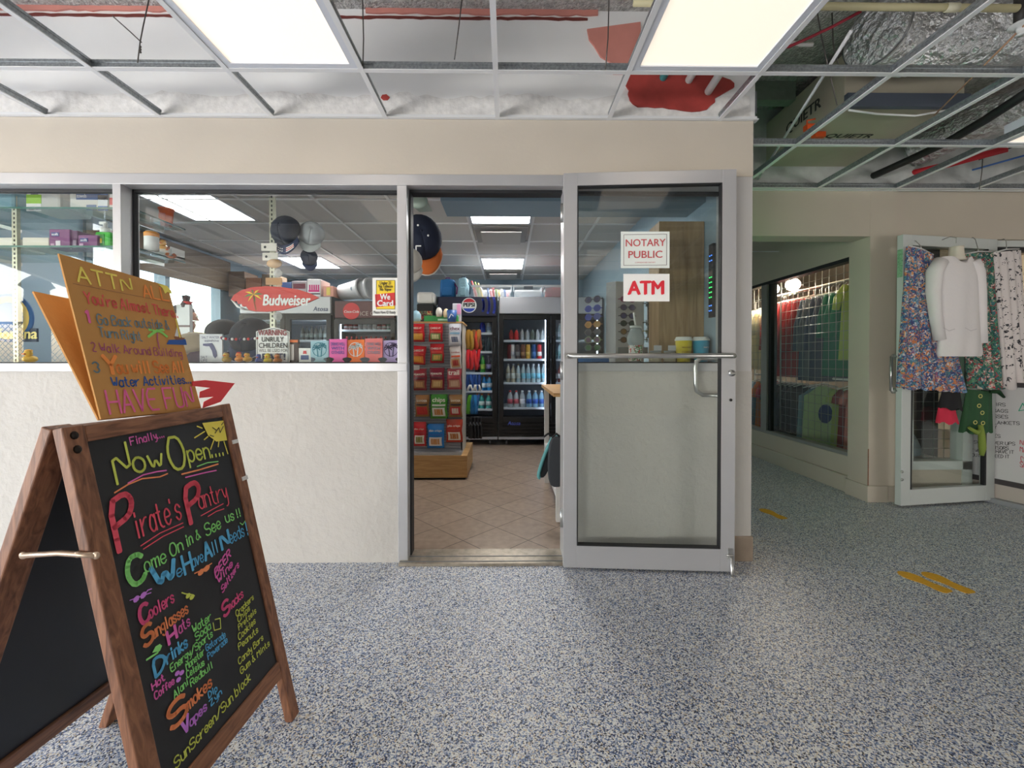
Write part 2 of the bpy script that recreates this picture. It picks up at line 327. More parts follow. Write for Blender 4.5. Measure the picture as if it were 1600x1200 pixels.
# deck overhead, back wall, sides
b = MB(); b.prism([(-6.6, Y0 + .1, 3.06), (-6.9, -1.1, 3.06), (-8.07, -3.1, 3.06), (-8.6, -4.2, 3.06), (7, -4.2, 3.06), (7, 9.2, 3.06), (-6.6, 9.2, 3.06)], (0, 0, .25), M_deck)
b.prism([(-6.6, Y0 + .1, 2.45), (-6.9, -1.1, 2.45), (-8.07, -3.1, 2.45), (-8.15, -3.1, 2.45), (-7, -1.1, 2.45), (-6.7, Y0 + .1, 2.45)], (0, 0, .65), M_beige); struct(b, 'ceiling_slab')
b = MB(); b.box(-7.7, 7, -4.35, -4.2, -.1, 3.06, M_beige); b.box(7, 7.15, -4.35, 9, -.1, 3.06, M_beige); struct(b, 'wall_back')
# ---- shop interior shell ----
b = MB(); b.box(-3.75, 1.25, 7.0, 7.12, 0, 3.06, M_ipaint); struct(b, 'wall_shop_back')
b = MB(); XL = -3.7
b.box(XL - .12, XL, YI, 3.75, 0, 3.06, M_ipaint); b.box(XL - .12, XL, 5.55, 7.1, 0, 3.06, M_ipaint); b.box(XL - .12, XL, 3.75, 5.55, 0, .95, M_ipaint); b.box(XL - .12, XL, 3.75, 5.55, 2.1, 3.06, M_ipaint); struct(b, 'wall_shop_left')
b = MB(); b.box(1.25, XR, YI, 9, 0, 3.06, M_ipaint); struct(b, 'wall_shop_right')
b = MB()
for y in (3.77, 4.62, 5.49): b.box(XL - .1, XL + .02, y - .03, y + .03, .95, 2.1, mat((140, 165, 180), .4))
b.box(XL - .1, XL + .02, 3.75, 5.55, .95, 1.0, mat((140, 165, 180), .4)); w6 = struct(b, 'window_6')
b = MB(); b.box(XL - .06, XL - .054, 3.77, 5.5, 1, 2.1, GLASS); b.build('pane', w6)
b = MB(); b.box(XL + .03, XL + .06, 3.7, 5.6, 2.02, 2.40, wood_mat((92, 76, 60), (120, 102, 82), (1, 40, 60), 3)); one(b, 'roller_shade', 'brown woven roller shade over the side window inside the shop', 'window shade')
b = MB(); b.box(-3.75, 1.25, YI, 7.05, CEIL + .004, CEIL + .02, M_itile); struct(b, 'ceiling_shop')
b = MB()
for k in range(-7, 3): x = -.37 + .61 * k; b.box(x - .012, x + .012, YI, 7, CEIL - .006, CEIL + .01, M_tee)
for k in range(8): y = 2.9 + .61 * k; b.box(-3.7, 1.25, y - .012, y + .012, CEIL - .005, CEIL + .01, M_tee)
struct(b, 'ceiling_shop_grid')
b = MB(); b.box(-.42, 1.25, 2.66, 2.95, 2.12, CEIL, mat((128, 150, 164), .7)); struct(b, 'trim_soffit')
# ---- storefront windows ----
def window(name, x0, x1, left, right, head=zw(291), hz=zw(274), dep=.11, sill=SILL, parent=None):
    b = MB(); s0 = zw(567.5)
    b.box(x0, x1, Y0 - .008, Y0 + dep, head, hz, M_alu); b.box(x0, x1, Y0 - .012, Y0 + dep, sill, s0, M_alu)
    for w_, a in ((left, x0), (right, x1)):
        if w_: b.box(a if a == x0 else a - w_, a + w_ if a == x0 else a, Y0 - .008, Y0 + dep, s0, head, M_alu)
    b.box(x0 + left, x1 - right, Y0 + .062, Y0 + .09, head - .018, head, M_rub); b.box(x0 + left, x1 - right, Y0 + .062, Y0 + .09, s0, s0 + .006, M_rub)
    if left: b.box(x0 + left, x0 + left + .012, Y0 + .062, Y0 + .09, s0, head, M_rub)
    o = struct(b, name, bevel=.002)
    p = MB(); p.box(x0 + left * .6, x1 - right * .6, Y0 + .072, Y0 + .078, s0 - .004, head + .004, GLASS); p.build('pane', o); return o
window('window_1', -3.9, xw(181), 0, 0); window('window_2', xw(180), xw(636.5), xw(193) - xw(180), xw(637) - xw(622)); window('window_3', xw(880), xw(1147), .06, .05)
b = MB()   # door jambs, header and threshold
b.box(xw(622), xw(637), Y0 - .01, Y0 + .13, 0, SILL + .05, M_alu); b.box(xw(637), xw(639), Y0 + .05, Y0 + .12, 0, zw(292), M_rub)
b.box(xw(622), xw(882), Y0 - .01, Y0 + .13, zw(291), zw(274), M_alu); b.box(xw(637), xw(882), Y0 + .05, Y0 + .12, zw(296), zw(291), M_rub)
b.box(xw(880), xw(888), Y0 - .006, Y0 + .13, 0, SILL + .02, M_alu); struct(b, 'trim_door_frame', bevel=.002)
b = MB(); b.box(xw(625), xw(882), Y0 - .05, Y0 + .13, 0, .016, mat((176, 166, 150), .35, .7, var=(30, .2))); b.box(xw(625), xw(882), Y0 - .03, Y0 - .024, .016, .019, M_alud); b.box(xw(625), xw(882), Y0 + .03, Y0 + .036, .016, .019, M_alud); struct(b, 'trim_threshold', bevel=.004)
# ---- the open glass door of the shop ----
A = onY(880, 560, 2.262); B = onY(1146.5, 560, 2.205); A.z = B.z = .016
dr = struct(MB(), 'door_1'); bpy.data.objects.remove(dr)
T = frame(A, (B - A), (0, 0, 1)); DW = (B - A).length; DH = 2.10 - .016; dh = DH + .012
b = MB(); b.T = T; st = .072; tk = .022
b.box(0, st, 0, dh, -tk, tk, M_alu); b.box(DW - st, DW, 0, dh, -tk, tk, M_alu); b.box(st, DW - st, 0, .118, -tk, tk, M_alu); b.box(st, DW - st, dh - .068, dh, -tk, tk, M_alu)
for x in (st, DW - st - .006): b.box(x, x + .006, .118, dh - .068, -.012, .0235, M_rub)
b.box(st, DW - st, .118, .125, -.012, .0235, M_rub); b.box(st, DW - st, dh - .075, dh - .068, -.012, .0235, M_rub)
d1 = struct(b, 'door_1', bevel=.002)
b = MB(); b.T = T; b.box(st, DW - st, .118, dh - .068, -.003, .003, GLASS); b.build('pane', d1)
b = MB(); b.T = T; zb = zw(556, 2.2) - .016
b.tube([(.03, zb, tk), (.03, zb, tk + .045), (.045, zb, tk + .055), (DW - .045, zb, tk + .055), (DW - .03, zb, tk + .045), (DW - .03, zb, tk)], .0135, M_steel, 10); b.box(.005, .05, zb - .016, zb + .016, tk, tk + .004, M_steel); b.build('push_bar', d1)
b = MB(); b.T = T; hx = DW - st - .1
b.tube([(DW - .04, zb - .01, -tk), (DW - .04, zb - .01, -tk - .04), (hx + .03, zb - .012, -tk - .045), (hx + .006, zb - .03, -tk - .045), (hx, zb - .06, -tk - .045), (hx, zb - .15, -tk - .045), (hx + .008, zb - .19, -tk - .045), (hx + .04, zb - .212, -tk - .045), (DW - .04, zb - .215, -tk - .04), (DW - .04, zb - .215, -tk)], .0115, M_steel, 10); b.build('pull_handle', d1)
b = MB(); b.T = T
b.lathe([(.017, 0), (.016, .012), (.009, .013), (.008, .02), (1e-4, .02)], (DW - .022, zb - .09, tk), M_steel, 14, (1, 0, 0), (0, 1, 0), (0, 0, 1)); b.box(DW - .036, DW - .008, zb - .094, zb - .086, tk + .018, tk + .028, M_steel); b.build('thumb_turn', d1)
b = MB(); b.T = T; b.lathe([(.008, 0), (.007, .004), (1e-4, .004)], (DW - .024, zb - .23, tk), M_black, 12); b.build('lock_cylinder', d1)
b = MB(); b.T = T; b.box(DW - .035, DW - .012, .07, .125, tk, tk + .006, M_steel); b.tube([(DW - .02, .08, tk + .012), (DW - .02, .0, tk + .014), (DW - .02, -.015, tk + .016)], .008, M_steel, 8); b.tube([(DW - .045, .09, tk + .008), (DW - .01, .09, tk + .008)], .005, M_steel, 6); b.build('foot_bolt', d1)
for z in (.25, 1.05, 1.9):
    b = MB(); b.T = T; b.tube([(-.006, z - .05, -tk), (-.006, z + .05, -tk)], .009, M_steel, 8); b.build('hinge', d1)
# ---- right side: corridor window wall, pillar, bulkhead ----
XC = 2.9; YP = 3.30
c0 = onX(1333, 770, XC).y
b = MB()
b.box(XC, XC + .14, c0, 9, 0, .30, M_rwall); b.box(XC, XC + .14, c0, 9, 2.0, 3.06, M_rwall); b.box(XC - .05, XC + .16, YP, c0, 0, 3.06, M_rwall)   # sill wall, header, pillar
b.box(XC + .16, XC + .3, YP + .02, YP + .2, 0, 2.08, M_rwall); b.box(XC + .161, 7, YP + .02, YP + .2, 2.08, 3.06, M_rwall); b.box(4.9, 7, YP + .02, YP + .2, 0, 2.1, M_rwall)
struct(b, 'wall_right')
b = MB(); b.box(XC - .035, XC, c0, 9, 0, .14, M_rwall); b.box(XC - .065, XC + .10, YP - .014, c0 + .01, 0, .13, M_rwall); b.box(XC + .10, XC + .3, YP - .006, YP + .02, 0, .125, M_rwall); struct(b, 'baseboard_corridor', bevel=.004)
b = MB(); b.tube([(XC - .05, YP, .03), (XC - .051, YP - .001, .42)], .0035, mat((130, 84, 58), .9, var=(60, .4)), 6); struct(b, 'trim_rust')
b = MB(); b.box(XR, XC - .051, YP, YP + .16, 2.095, 3.06, M_rwall); struct(b, 'wall_bulkhead')
b = MB(); b.box(XR, XC, 8.4, 8.5, 0, 3.06, M_rwall); struct(b, 'wall_corridor_end')
b = MB(); b.box(XC + .14, 6.9, 8.2, 8.3, 0, 3, mat((150, 140, 126), .9)); struct(b, 'wall_boutique_back'); b = MB(); b.box(XC + .14, 7, YP + .2, 8.3, 2.55, 2.6, mat((165, 155, 140), .9)); struct(b, 'ceiling_boutique'); b = MB(); b.box(XC + .14, 7, YP + .2, 8.3, -.1, .005, mat((90, 84, 78), .7)); struct(b, 'floor_boutique')
M_rfr = mat((150, 150, 146), .4, .4)
for nm, y0, y1 in (('window_4', c0, onX(1190, 600, XC).y), ('window_7', onX(1190, 600, XC).y, 7.6)):
    b = MB(); b.box(XC + .01, XC + .1, y0, y1, .30, .33, M_rfr); b.box(XC + .01, XC + .1, y0, y1, 1.97, 2.0, M_rub); b.box(XC + .01, XC + .1, y1 - .075, y1, .33, 1.97, M_rfr); b.box(XC + .03, XC + .1, y1 - .115, y1 - .075, .33, 1.97, M_rub); b.box(XC + .01, XC + .1, y0, y0 + .03, .33, 1.97, M_rfr)
    o = struct(b, nm); p = MB(); p.box(XC + .05, XC + .056, y0 + .02, y1 - .06, .32, 1.98, GLASS); p.build('pane', o)
# storefront to the right of the pillar: fixed window behind the open door, framed opening beyond
YW = YP + .10; M_rdoor = mat((200, 205, 202), .45, .1)
b = MB(); b.box(XC + .3, 3.72, YW - .04, YW + .1, 0, .24, M_rwall); struct(b, 'wall_right_low')
b = MB(); b.box(XC + .3, 3.74, YW - .05, YW + .05, .24, .31, M_rdoor); b.box(XC + .3, 5, YW - .05, YW + .05, 2.03, 2.08, M_rdoor); b.box(3.66, 3.74, YW - .05, YW + .05, 0, 2.03, M_rdoor); b.box(XC + .3, XC + .36, YW - .05, YW + .05, .31, 2.03, M_rdoor); b.box(3.74, 5, YW - .03, YW + .03, 2.0, 2.03, M_rub)
o = struct(b, 'window_5', bevel=.002); p = MB(); p.box(XC + .34, 3.68, YW - .003, YW + .003, .3, 2.04, GLASS); p.build('pane', o)
A2 = onZ(1403, 793, 0); B2 = onZ(1549, 783.5, 0); A2.z = B2.z = .018
T2 = frame(A2, B2 - A2, (0, 0, 1)); W2 = (B2 - A2).length; H2 = onY(1403, 367, A2.y).z - .018
b = MB(); b.T = T2; s2 = .085
b.box(0, s2, 0, H2, -.025, .02, M_rdoor); b.box(W2 - s2, W2, 0, H2, -.025, .02, M_rdoor); b.box(s2, W2 - s2, 0, .12, -.025, .02, M_rdoor); b.box(s2, W2 - s2, H2 - .08, H2, -.025, .02, M_rdoor)
for x in (s2, W2 - s2 - .012): b.box(x, x + .012, .12, H2 - .08, -.012, .022, M_rub)
d2 = struct(b, 'door_2', bevel=.003)
b = MB(); b.T = T2; b.box(s2, W2 - s2, .12, H2 - .08, -.003, .003, GLASS); b.build('pane', d2)
b = MB(); b.T = T2; zh = 1.0
b.tube([(.02, zh + .13, -.02), (-.035, zh + .13, -.03), (-.035, zh - .13, -.03), (.02, zh - .13, -.02)], .011, M_steel, 8); b.lathe([(.022, 0), (.02, .01)], (-.02, zh + .13, -.03), M_steel, 10); b.lathe([(.022, 0), (.02, .01)], (-.02, zh - .13, -.03), M_steel, 10); b.build('pull_handle', d2)
for z in (.2, .26):
    b = MB(); b.T = T2; b.lathe([(.012, 0), (.01, .006)], (.006, z, .02), M_steel, 10); b.build('bolt', d2)
# ---- outside ceiling grid ----
GX = [-.055 + .6125 * k for k in range(-10, 12)]; GY = [1.955 - .6475 * k for k in range(1, 10)] + [1.955, 2.603, 3.25]
M_web = mat((158, 163, 166), .3, .75, var=(90, .25))
b = MB()
def tee_x(y, x0, x1): b.box(x0, x1, y - .012, y + .012, CEIL, CEIL + .003, M_tee); b.box(x0, x1, y - .0015, y + .0015, CEIL + .003, CEIL + .038, M_web); b.box(x0, x1, y - .004, y + .004, CEIL + .03, CEIL + .042, M_web)
def tee_y(x, y0, y1): b.box(x - .012, x + .012, y0, y1, CEIL - .001, CEIL + .003, M_tee); b.box(x - .0015, x + .0015, y0, y1, CEIL + .003, CEIL + .038, M_web); b.box(x - .004, x + .004, y0, y1, CEIL + .03, CEIL + .042, M_web)
for y in GY:
    if y < Y0: tee_x(y, -6.3, 6.9)
    else: tee_x(y, XR, 6.9)
for x in GX: tee_y(x, -4.1, Y0 if x < XR else YP)
for y in (3.9, 4.5, 5.1, 5.7, 6.3, 6.9): b.box(XR, XC, y - .012, y + .012, 2.28, 2.283, M_tee)
for x in (1.7, 2.3): b.box(x - .012, x + .012, YP + .16, 8.4, 2.28, 2.283, M_tee)
b.box(-6.3, XR + .02, Y0 - .022, Y0, CEIL, CEIL + .003, M_tee); b.box(-6.3, XR + .02, Y0 - .002, Y0 + .002, CEIL, CEIL + .025, M_tee); b.box(XR, 6.9, YP - .022, YP, CEIL, CEIL + .003, M_tee); b.box(XR, XR + .022, Y0, YP, CEIL, CEIL + .003, M_tee)
g = struct(b, 'ceiling_grid')
# ---- ceiling lights (outside 2x4 troffers, inside square panels) ----
M_diff = mat((255, 240, 222), .4, emit=.45); M_diff2 = mat((255, 252, 248), .4, emit=14.0); M_lframe = mat((214, 218, 226), .5)
def troffer(x0, x1, y0, y1, label, group, mdiff, z=CEIL):
    t = thing('ceiling_light', label, 'ceiling light', ((x0 + x1) / 2, (y0 + y1) / 2, z), group)
    b = MB(); w = .028
    for a in ((x0, x0 + w, y0, y1), (x1 - w, x1, y0, y1), (x0 + w, x1 - w, y0, y0 + w), (x0 + w, x1 - w, y1 - w, y1)): b.box(*a, z + .002, z + .016, M_lframe)
    b.box(x0 + .02, x1 - .02, y0 + .02, y1 - .02, z + .03, z + .11, M_lframe); b.build('frame', t)
    b = MB(); b.box(x0 + w, x1 - w, y0 + w, y1 - w, z + .008, z + .028, mdiff); b.build('diffuser', t); return t
gi = lambda k: -.055 + .6125 * k + .013
def tro(k, y0, y1, lab, grp='lights in the outside ceiling grid'): return troffer(gi(k), gi(k + 1) - .026, y0, y1, lab, grp, M_diff)
tro(-2, .672, 1.942, 'wide lit ceiling panel over the middle shop window, left of the two big ones'); tro(1, .672, 1.942, 'wide lit ceiling panel in front of the open glass door')
tro(5, 1.968, 2.59, 'lit ceiling panel at the far right edge beside the black hose')
for k, y in ((-6, .672), (-2, -1.9), (1, -1.9), (-6, -1.9), (5, -1.9)): tro(k, y, y + 1.27, 'added fill panel behind the viewer in the outside grid')  # panels added out of view to light the front wall and floor
troffer(-.365, .235, 3.52, 4.12, 'nearer square light panel in the shop ceiling seen through the doorway', 'square lights in the shop ceiling', M_diff2, CEIL - .008)
troffer(-.365, .235, 5.50, 6.18, 'farther square light panel in the shop ceiling seen through the doorway', 'square lights in the shop ceiling', M_diff2, CEIL - .008)
troffer(-2.97, -2.36, 3.40, 4.06, 'square light panel in the shop ceiling above the glass shelves', 'square lights in the shop ceiling', M_diff2, CEIL - .008)
troffer(-3.0, -2.39, 5.47, 6.16, 'square light panel in the shop ceiling behind the hanging caps', 'square lights in the shop ceiling', M_diff2, CEIL - .008)
for y, lab in ((4.18, 'grey square ceiling vent plate behind the nearer light in the shop'), (6.25, 'grey square ceiling vent plate behind the farther light in the shop')):
    t = thing('ceiling_vent', lab, 'vent', (-.065, y + .25, CEIL - .05), 'ceiling vents in the shop')
    b = MB(); b.box(-.27, .14, y + .06, y + .5, CEIL - .05, CEIL - .038, mat((176, 174, 172), .6)); b.build('plate', t, bevel=.003)
    b = MB(); b.box(-.33, .2, y, y + .56, CEIL - .012, CEIL - .004, mat((150, 148, 146), .6)); b.build('frame', t)
    for x in (-.2, .07): b = MB(); b.box(x - .008, x + .008, y + .2, y + .3, CEIL - .04, CEIL - .01, M_steel); b.build('hanger', t)
# ---------------- chalkboard A-frame ----------------
M_sw = wood_mat((96, 60, 42), (158, 108, 78), (14, 14, 1.6), 5, .5, 'stained_wood'); M_swh = wood_mat((96, 60, 42), (158, 108, 78), (14, 1.6, 14), 5, .5, 'stained_wood_cross')
M_chalk = mat((34, 34, 36), .45, var=(5, .35)); M_slate = mat((26, 29, 36), .4)
FT = onZ(468, 1112, 0); TP = onY(357, 637, FT.y)
Lv = (TP - FT); U = Vector((.0545, 1, 0)).normalized()          # panel runs away from the viewer along U, leans along Lv
upv = (Lv - U * Lv.dot(U)).normalized(); NB = U.cross(upv)       # NB faces +X and slightly up
def onB(px, py, lift=0): return onP(px, py, FT + NB * lift, NB)
tl = onB(97, 668); SW = (FT - tl).dot(U); SH = (tl - FT).dot(upv)
O1 = FT - U * SW
TB = Matrix(((U.x, upv.x, NB.x, O1.x), (U.y, upv.y, NB.y, O1.y), (U.z, upv.z, NB.z, O1.z), (0, 0, 0, 1)))
def sgn_local(px, py): p = onB(px, py) - O1; return p.dot(U), p.dot(upv)
ri = sgn_local(345, 652)[0]; railw = SW - ri; lb = sgn_local(296.4, 1200)[1]; lb2 = sgn_local(443.8, 1023.4)[1]; low = (lb + lb2) / 2; topi = sgn_local(138, 690)[1]
sign = thing('chalkboard_sign', 'dark wood A-frame chalkboard covered in bright handwritten menu, standing on the flake floor', 'sign board', (O1.x + .05, (O1.y + FT.y) / 2, 0))
lw = sgn_local(138, 690)[0]; rw = min(railw, .04) if railw > 0 else .035; rw = max(rw, .026); lw = max(min(lw, .075), .04); D3 = .024
def fpart(nm, x0, x1, y0, y1, m, z0=-D3, z1=0, bev=.003): b = MB(); b.T = TB; b.box(x0, x1, y0, y1, z0, z1, m); return b.build(nm, sign, bevel=bev)
fpart('rail', 0, lw, 0, SH, M_sw); fpart('rail', SW - rw, SW, 0, SH, M_sw)
fpart('top_rail', lw, SW - rw, topi, SH - .002, M_swh); fpart('bottom_rail', lw, SW - rw, low - .05, low, M_swh)
board = fpart('chalk_panel', lw - .004, SW - rw + .004, low - .01, topi + .01, M_chalk, -.014, -.006, 0)
# rear frame, mirrored lean
AP = O1 + upv * SH - NB * D3
ft2 = Vector((AP.x - .315, AP.y - .018, 0)); u2 = (AP - ft2).normalized(); U2 = (U - u2 * U.dot(u2)).normalized(); N2 = U2.cross(u2)
TR = Matrix(((U2.x, u2.x, N2.x, ft2.x), (U2.y, u2.y, N2.y, ft2.y), (U2.z, u2.z, N2.z, ft2.z), (0, 0, 0, 1))); HR = (AP - ft2).length
def rpart(nm, x0, x1, y0, y1, m, z0=-D3, z1=0, bev=.003): b = MB(); b.T = TR; b.box(x0, x1, y0, y1, z0, z1, m); return b.build(nm, sign, bevel=bev)
rpart('rail', 0, .055, 0, HR, M_sw); rpart('rail', SW - .05, SW, 0, HR, M_sw); rpart('top_rail', .055, SW - .05, HR - .06, HR - .003, M_swh); rpart('bottom_rail', .055, SW - .05, low - .05, low, M_swh)
o = rpart('slate_panel', .05, SW - .045, low - .01, HR - .05, M_slate, -.016, -.008, 0); o['label'] = 'plain dark rear panel'
p1 = onP(36, 868, ft2, U) ; p1 = onP(36, 868, O1 - U * .004, U); p2 = onP(150, 868, O1 - U * .004, U)
b = MB(); mid = (p1 + p2) / 2 + Vector((0, 0, .005)); Ms = mat((196, 172, 150), .35, .7)
b.tube([p1, p1.lerp(mid, .6), mid, mid.lerp(p2, .5), p2], .006, Ms, 6); b.ball(p1, .008, .004, .008, Ms); b.ball(p2, .008, .004, .008, Ms); b.ball(mid.lerp(p2, .5), .007, .005, .007, Ms); b.build('hinge_strap', sign)
b = MB(); b.T = TB; b.lathe([(.009, 0), (.006, .003)], (lw * .45, SH - .02, 0), mat((50, 44, 40), .4, .8), 10); b.lathe([(.009, 0), (.006, .003)], (lw * .45, SH - .05, 0), mat((50, 44, 40), .4, .8), 10); b.build('bolt', sign)
for px, py in ((367, 690), (382, 747)):
    u, v = sgn_local(px, py); b = MB(); b.T = TB; b.box(u - .012, u + .012, v - .006, v + .006, 0, .003, mat((235, 233, 230), .5)); o = b.build('clip', sign); o['label'] = 'small white clip'
Cc = dict(pk=(238, 110, 190), lm=(214, 222, 96), or_=(250, 150, 96), rd=(236, 84, 104), gn=(150, 232, 130), bl=(98, 186, 232), ye=(240, 222, 90), hp=(244, 96, 150), pu=(206, 130, 226))
def marker(c): return mat(Cc[c], .6)
ink = MB()
def L_(s, x0, y0, x1, y1, h, w, c):
    p0 = onB(x0, y0, -.005); p1 = onB(x1, y1, -.005); hh = (onB(x0, y0 - h, -.005) - p0).dot(upv); h1 = (onB(x1, y1 - h, -.005) - p1).dot(upv); k = (p0.y / F)
    htext(ink, s, p0, p1, upv, (hh + h1) / 2, w * k, marker(c), NB, .0012)
def S_(pts, w, c, on=onB, nb=NB, inkm=None):
    P = [on(x, y, -.0038) for x, y in pts]; (inkm or ink).stroke(P, w * P[0].y / F, nb, marker(c))
def Q_(pts, c):
    P = [onB(x, y, -.0036) for x, y in pts]; ink.add(P, [list(range(len(P)))], marker(c))
for a in [("Finally....", 204, 696, 257, 683, 12, 1.8, 'pk'), ("N", 183, 757, 205, 738, 50, 4, 'lm'), ("ow", 210, 739, 256, 730, 34, 4, 'lm'), ("O", 268, 736, 292, 730, 52, 4.5, 'lm'), ("pen....", 295, 722, 351, 711, 26, 3, 'lm'),
 ("P", 186, 862, 216, 836, 78, 9, 'rd'), ("irate's", 214, 842, 284, 810, 40, 3, 'rd'), ("P", 298, 818, 318, 800, 56, 8, 'rd'), ("antry", 312, 796, 356, 780, 30, 2.2, 'rd'),
 ("C", 204, 919, 228, 903, 46, 8, 'gn'), ("ome", 227, 895, 260, 878, 24, 2.4, 'gn'), ("On", 267, 871, 286, 859, 21, 2.4, 'gn'), ("in", 292, 855, 301, 848, 19, 2.4, 'gn'), ("&", 307, 845, 313, 840, 16, 2, 'gn'), ("See", 322, 838, 345, 825, 20, 2.2, 'gn'), ("us", 353, 817, 366, 812, 17, 2, 'gn'), ("!!", 371, 809, 377, 806, 14, 2, 'gn'),
 ("W", 242, 919, 277, 904, 34, 8, 'bl'), ("e", 277, 903, 285, 898, 20, 2.2, 'bl'), ("H", 289, 898, 301, 891, 32, 4.5, 'bl'), ("ave", 301, 887, 318, 877, 20, 2, 'bl'), ("A", 321, 876, 331, 869, 28, 4.5, 'bl'), ("ll", 333, 868, 341, 862, 22, 2.2, 'bl'), ("N", 347, 859, 360, 852, 27, 5, 'bl'), ("eeds", 360, 850, 382, 837, 21, 1.8, 'bl'), ("!", 387, 836, 390, 832, 22, 2.2, 'bl'),
 ("BEER", 337, 903, 360, 869, 14, 2.6, 'pk'), ("Wine", 341, 913, 363, 884, 12, 2.2, 'pk'), ("Seltzers", 347, 927, 373, 885, 11, 2, 'pk'),
 ("C", 221, 978, 234, 966, 30, 6, 'hp'), ("oolers", 234, 967, 272, 940, 20, 2.6, 'hp'), ("S", 226, 1013, 240, 998, 32, 6, 'or_'), ("unglasses", 239, 999, 294, 957, 20, 2.6, 'or_'), ("H", 264, 1007, 276, 996, 22, 5, 'pk'), ("ats", 280, 991, 297, 976, 18, 2.2, 'pk'),
 ("D", 243, 1058, 259, 1041, 28, 5, 'bl'), ("rinks", 261, 1038, 293, 1010, 20, 3, 'bl'), ("Water", 302, 990, 330, 968, 14, 2, 'gn'), ("Soda", 306, 1002, 329, 982, 13, 2, 'gn'), ("Energy/Sports", 267, 1051, 332, 994, 13, 1.9, 'gn'), ("Monster", 291, 1047, 319, 1022, 12, 1.8, 'gn'), ("Gatorade", 322, 1018, 352, 995, 11, 1.6, 'bl'), ("Celsius", 292, 1060, 319, 1039, 12, 1.8, 'gn'), ("Powerade", 325, 1031, 355, 1003, 11, 1.6, 'bl'), ("Alani", 272, 1092, 294, 1069, 13, 1.8, 'gn'), ("Redbull", 298, 1073, 332, 1043, 12, 1.8, 'gn'),
 ("Hot", 238, 1079, 257, 1062, 12, 2.4, 'pk'), ("Coffee", 242, 1094, 272, 1068, 13, 2.2, 'pk'), ("S", 268, 1143, 293, 1114, 40, 7, 'or_'), ("mokes", 293, 1111, 331, 1071, 20, 3, 'or_'), ("Dip", 326, 1091, 339, 1079, 11, 2, 'bl'), ("Zyn", 328, 1105, 346, 1084, 11, 2, 'bl'), ("V", 286, 1148, 297, 1137, 26, 5, 'pu'), ("apes", 297, 1136, 323, 1108, 16, 2.6, 'pu'),
 ("SunScreen/Sun block", 274, 1202, 391, 1062, 17, 2.2, 'lm'), ("S", 350, 965, 359, 954, 23, 4.5, 'hp'), ("nacks", 358, 955, 380, 932, 15, 2.2, 'hp'), ("Crackers", 369, 964, 396, 936, 10, 1.5, 'lm'), ("Chips", 372, 973, 390, 953, 10, 1.5, 'lm'), ("Pretzels", 373, 985, 400, 957, 10, 1.5, 'lm'), ("Cookies", 373, 1001, 399, 973, 11, 1.6, 'lm'), ("Peanuts", 373, 1016, 403, 987, 11, 1.6, 'lm'), ("Candy Bars", 373, 1039, 411, 999, 11, 1.6, 'lm'), ("Gum & Mints", 376, 1054, 421, 1008, 11, 1.6, 'lm')]: L_(*a)
for pts, w, c in [(((200, 755), (224, 742), (245, 737), (260, 735)), 2.2, 'pk'), (((179, 770), (200, 757), (222, 748), (250, 745), (262, 740)), 2.4, 'or_'), (((284, 741), (312, 734), (341, 725)), 2.4, 'or_'), (((290, 746), (318, 739), (338, 735)), 2, 'pk'), (((308, 729), (324, 723), (341, 721)), 1.6, 'gn'),
 (((220, 853), (250, 833), (286, 817)), 1.8, 'rd'), (((224, 858), (255, 838), (287, 823)), 1.8, 'rd'), (((314, 806), (332, 796), (349, 787)), 1.5, 'rd'), (((325, 807), (338, 799), (350, 795)), 1.5, 'rd'), (((375, 817), (379, 820), (383, 814)), 1.5, 'gn'),
 (((308, 666), (316, 669)), 2, 'ye'), (((304, 684), (320, 674)), 2, 'ye'), (((319, 687), (325, 682)), 2, 'ye'), (((329, 702), (334, 688)), 2, 'ye'), (((341, 698), (342, 690)), 2, 'ye'), (((356, 709), (350, 690)), 2, 'ye'),
 (((203, 938), (236, 926)), 1.6, 'pu'), (((225, 931), (231, 922), (237, 920)), 1.6, 'pu'), (((284, 926), (290, 928), (300, 929), (304, 931)), 1.8, 'lm'), (((304, 896), (315, 891), (331, 880)), 1.8, 'or_'), (((229, 1031), (246, 1020), (252, 1009)), 3, 'gn'), (((333, 973), (335, 985), (345, 982), (344, 966), (336, 968)), 1.4, 'lm')]: S_(pts, w, c)
Q_([(316, 661), (349, 657), (355, 688), (338, 690), (325, 680)], 'ye')
for cx, cy, r, c in ((213, 936, 5, 'pu'), (224, 930, 5, 'pu'), (294, 931, 4, 'lm'), (300, 933, 4, 'lm'), (314, 894, 5, 'or_'), (323, 888, 5, 'or_'), (277, 1052, 4, 'pu'), (284, 1051, 4, 'pu'), (279, 1062, 4, 'pu')): Q_([(cx + r * math.cos(a * .785), cy + r * math.sin(a * .785) - .6 * r * math.cos(a * .785)) for a in range(8)], c)
Q_([(238, 1020), (243, 1010), (250, 1006), (253, 1010), (250, 1017)], 'gn')
fk = MB(); 
for pts in (((332, 668), (338, 672)), ((336, 677), (342, 668), (344, 676), (349, 666)), ((346, 664), (349, 660)), ((328, 680), (334, 682))): fk.stroke([onB(x, y, -.0025) for x, y in pts], .0025, NB, M_black)
ink.build('handwriting', sign); fk.build('sun_face', sign)
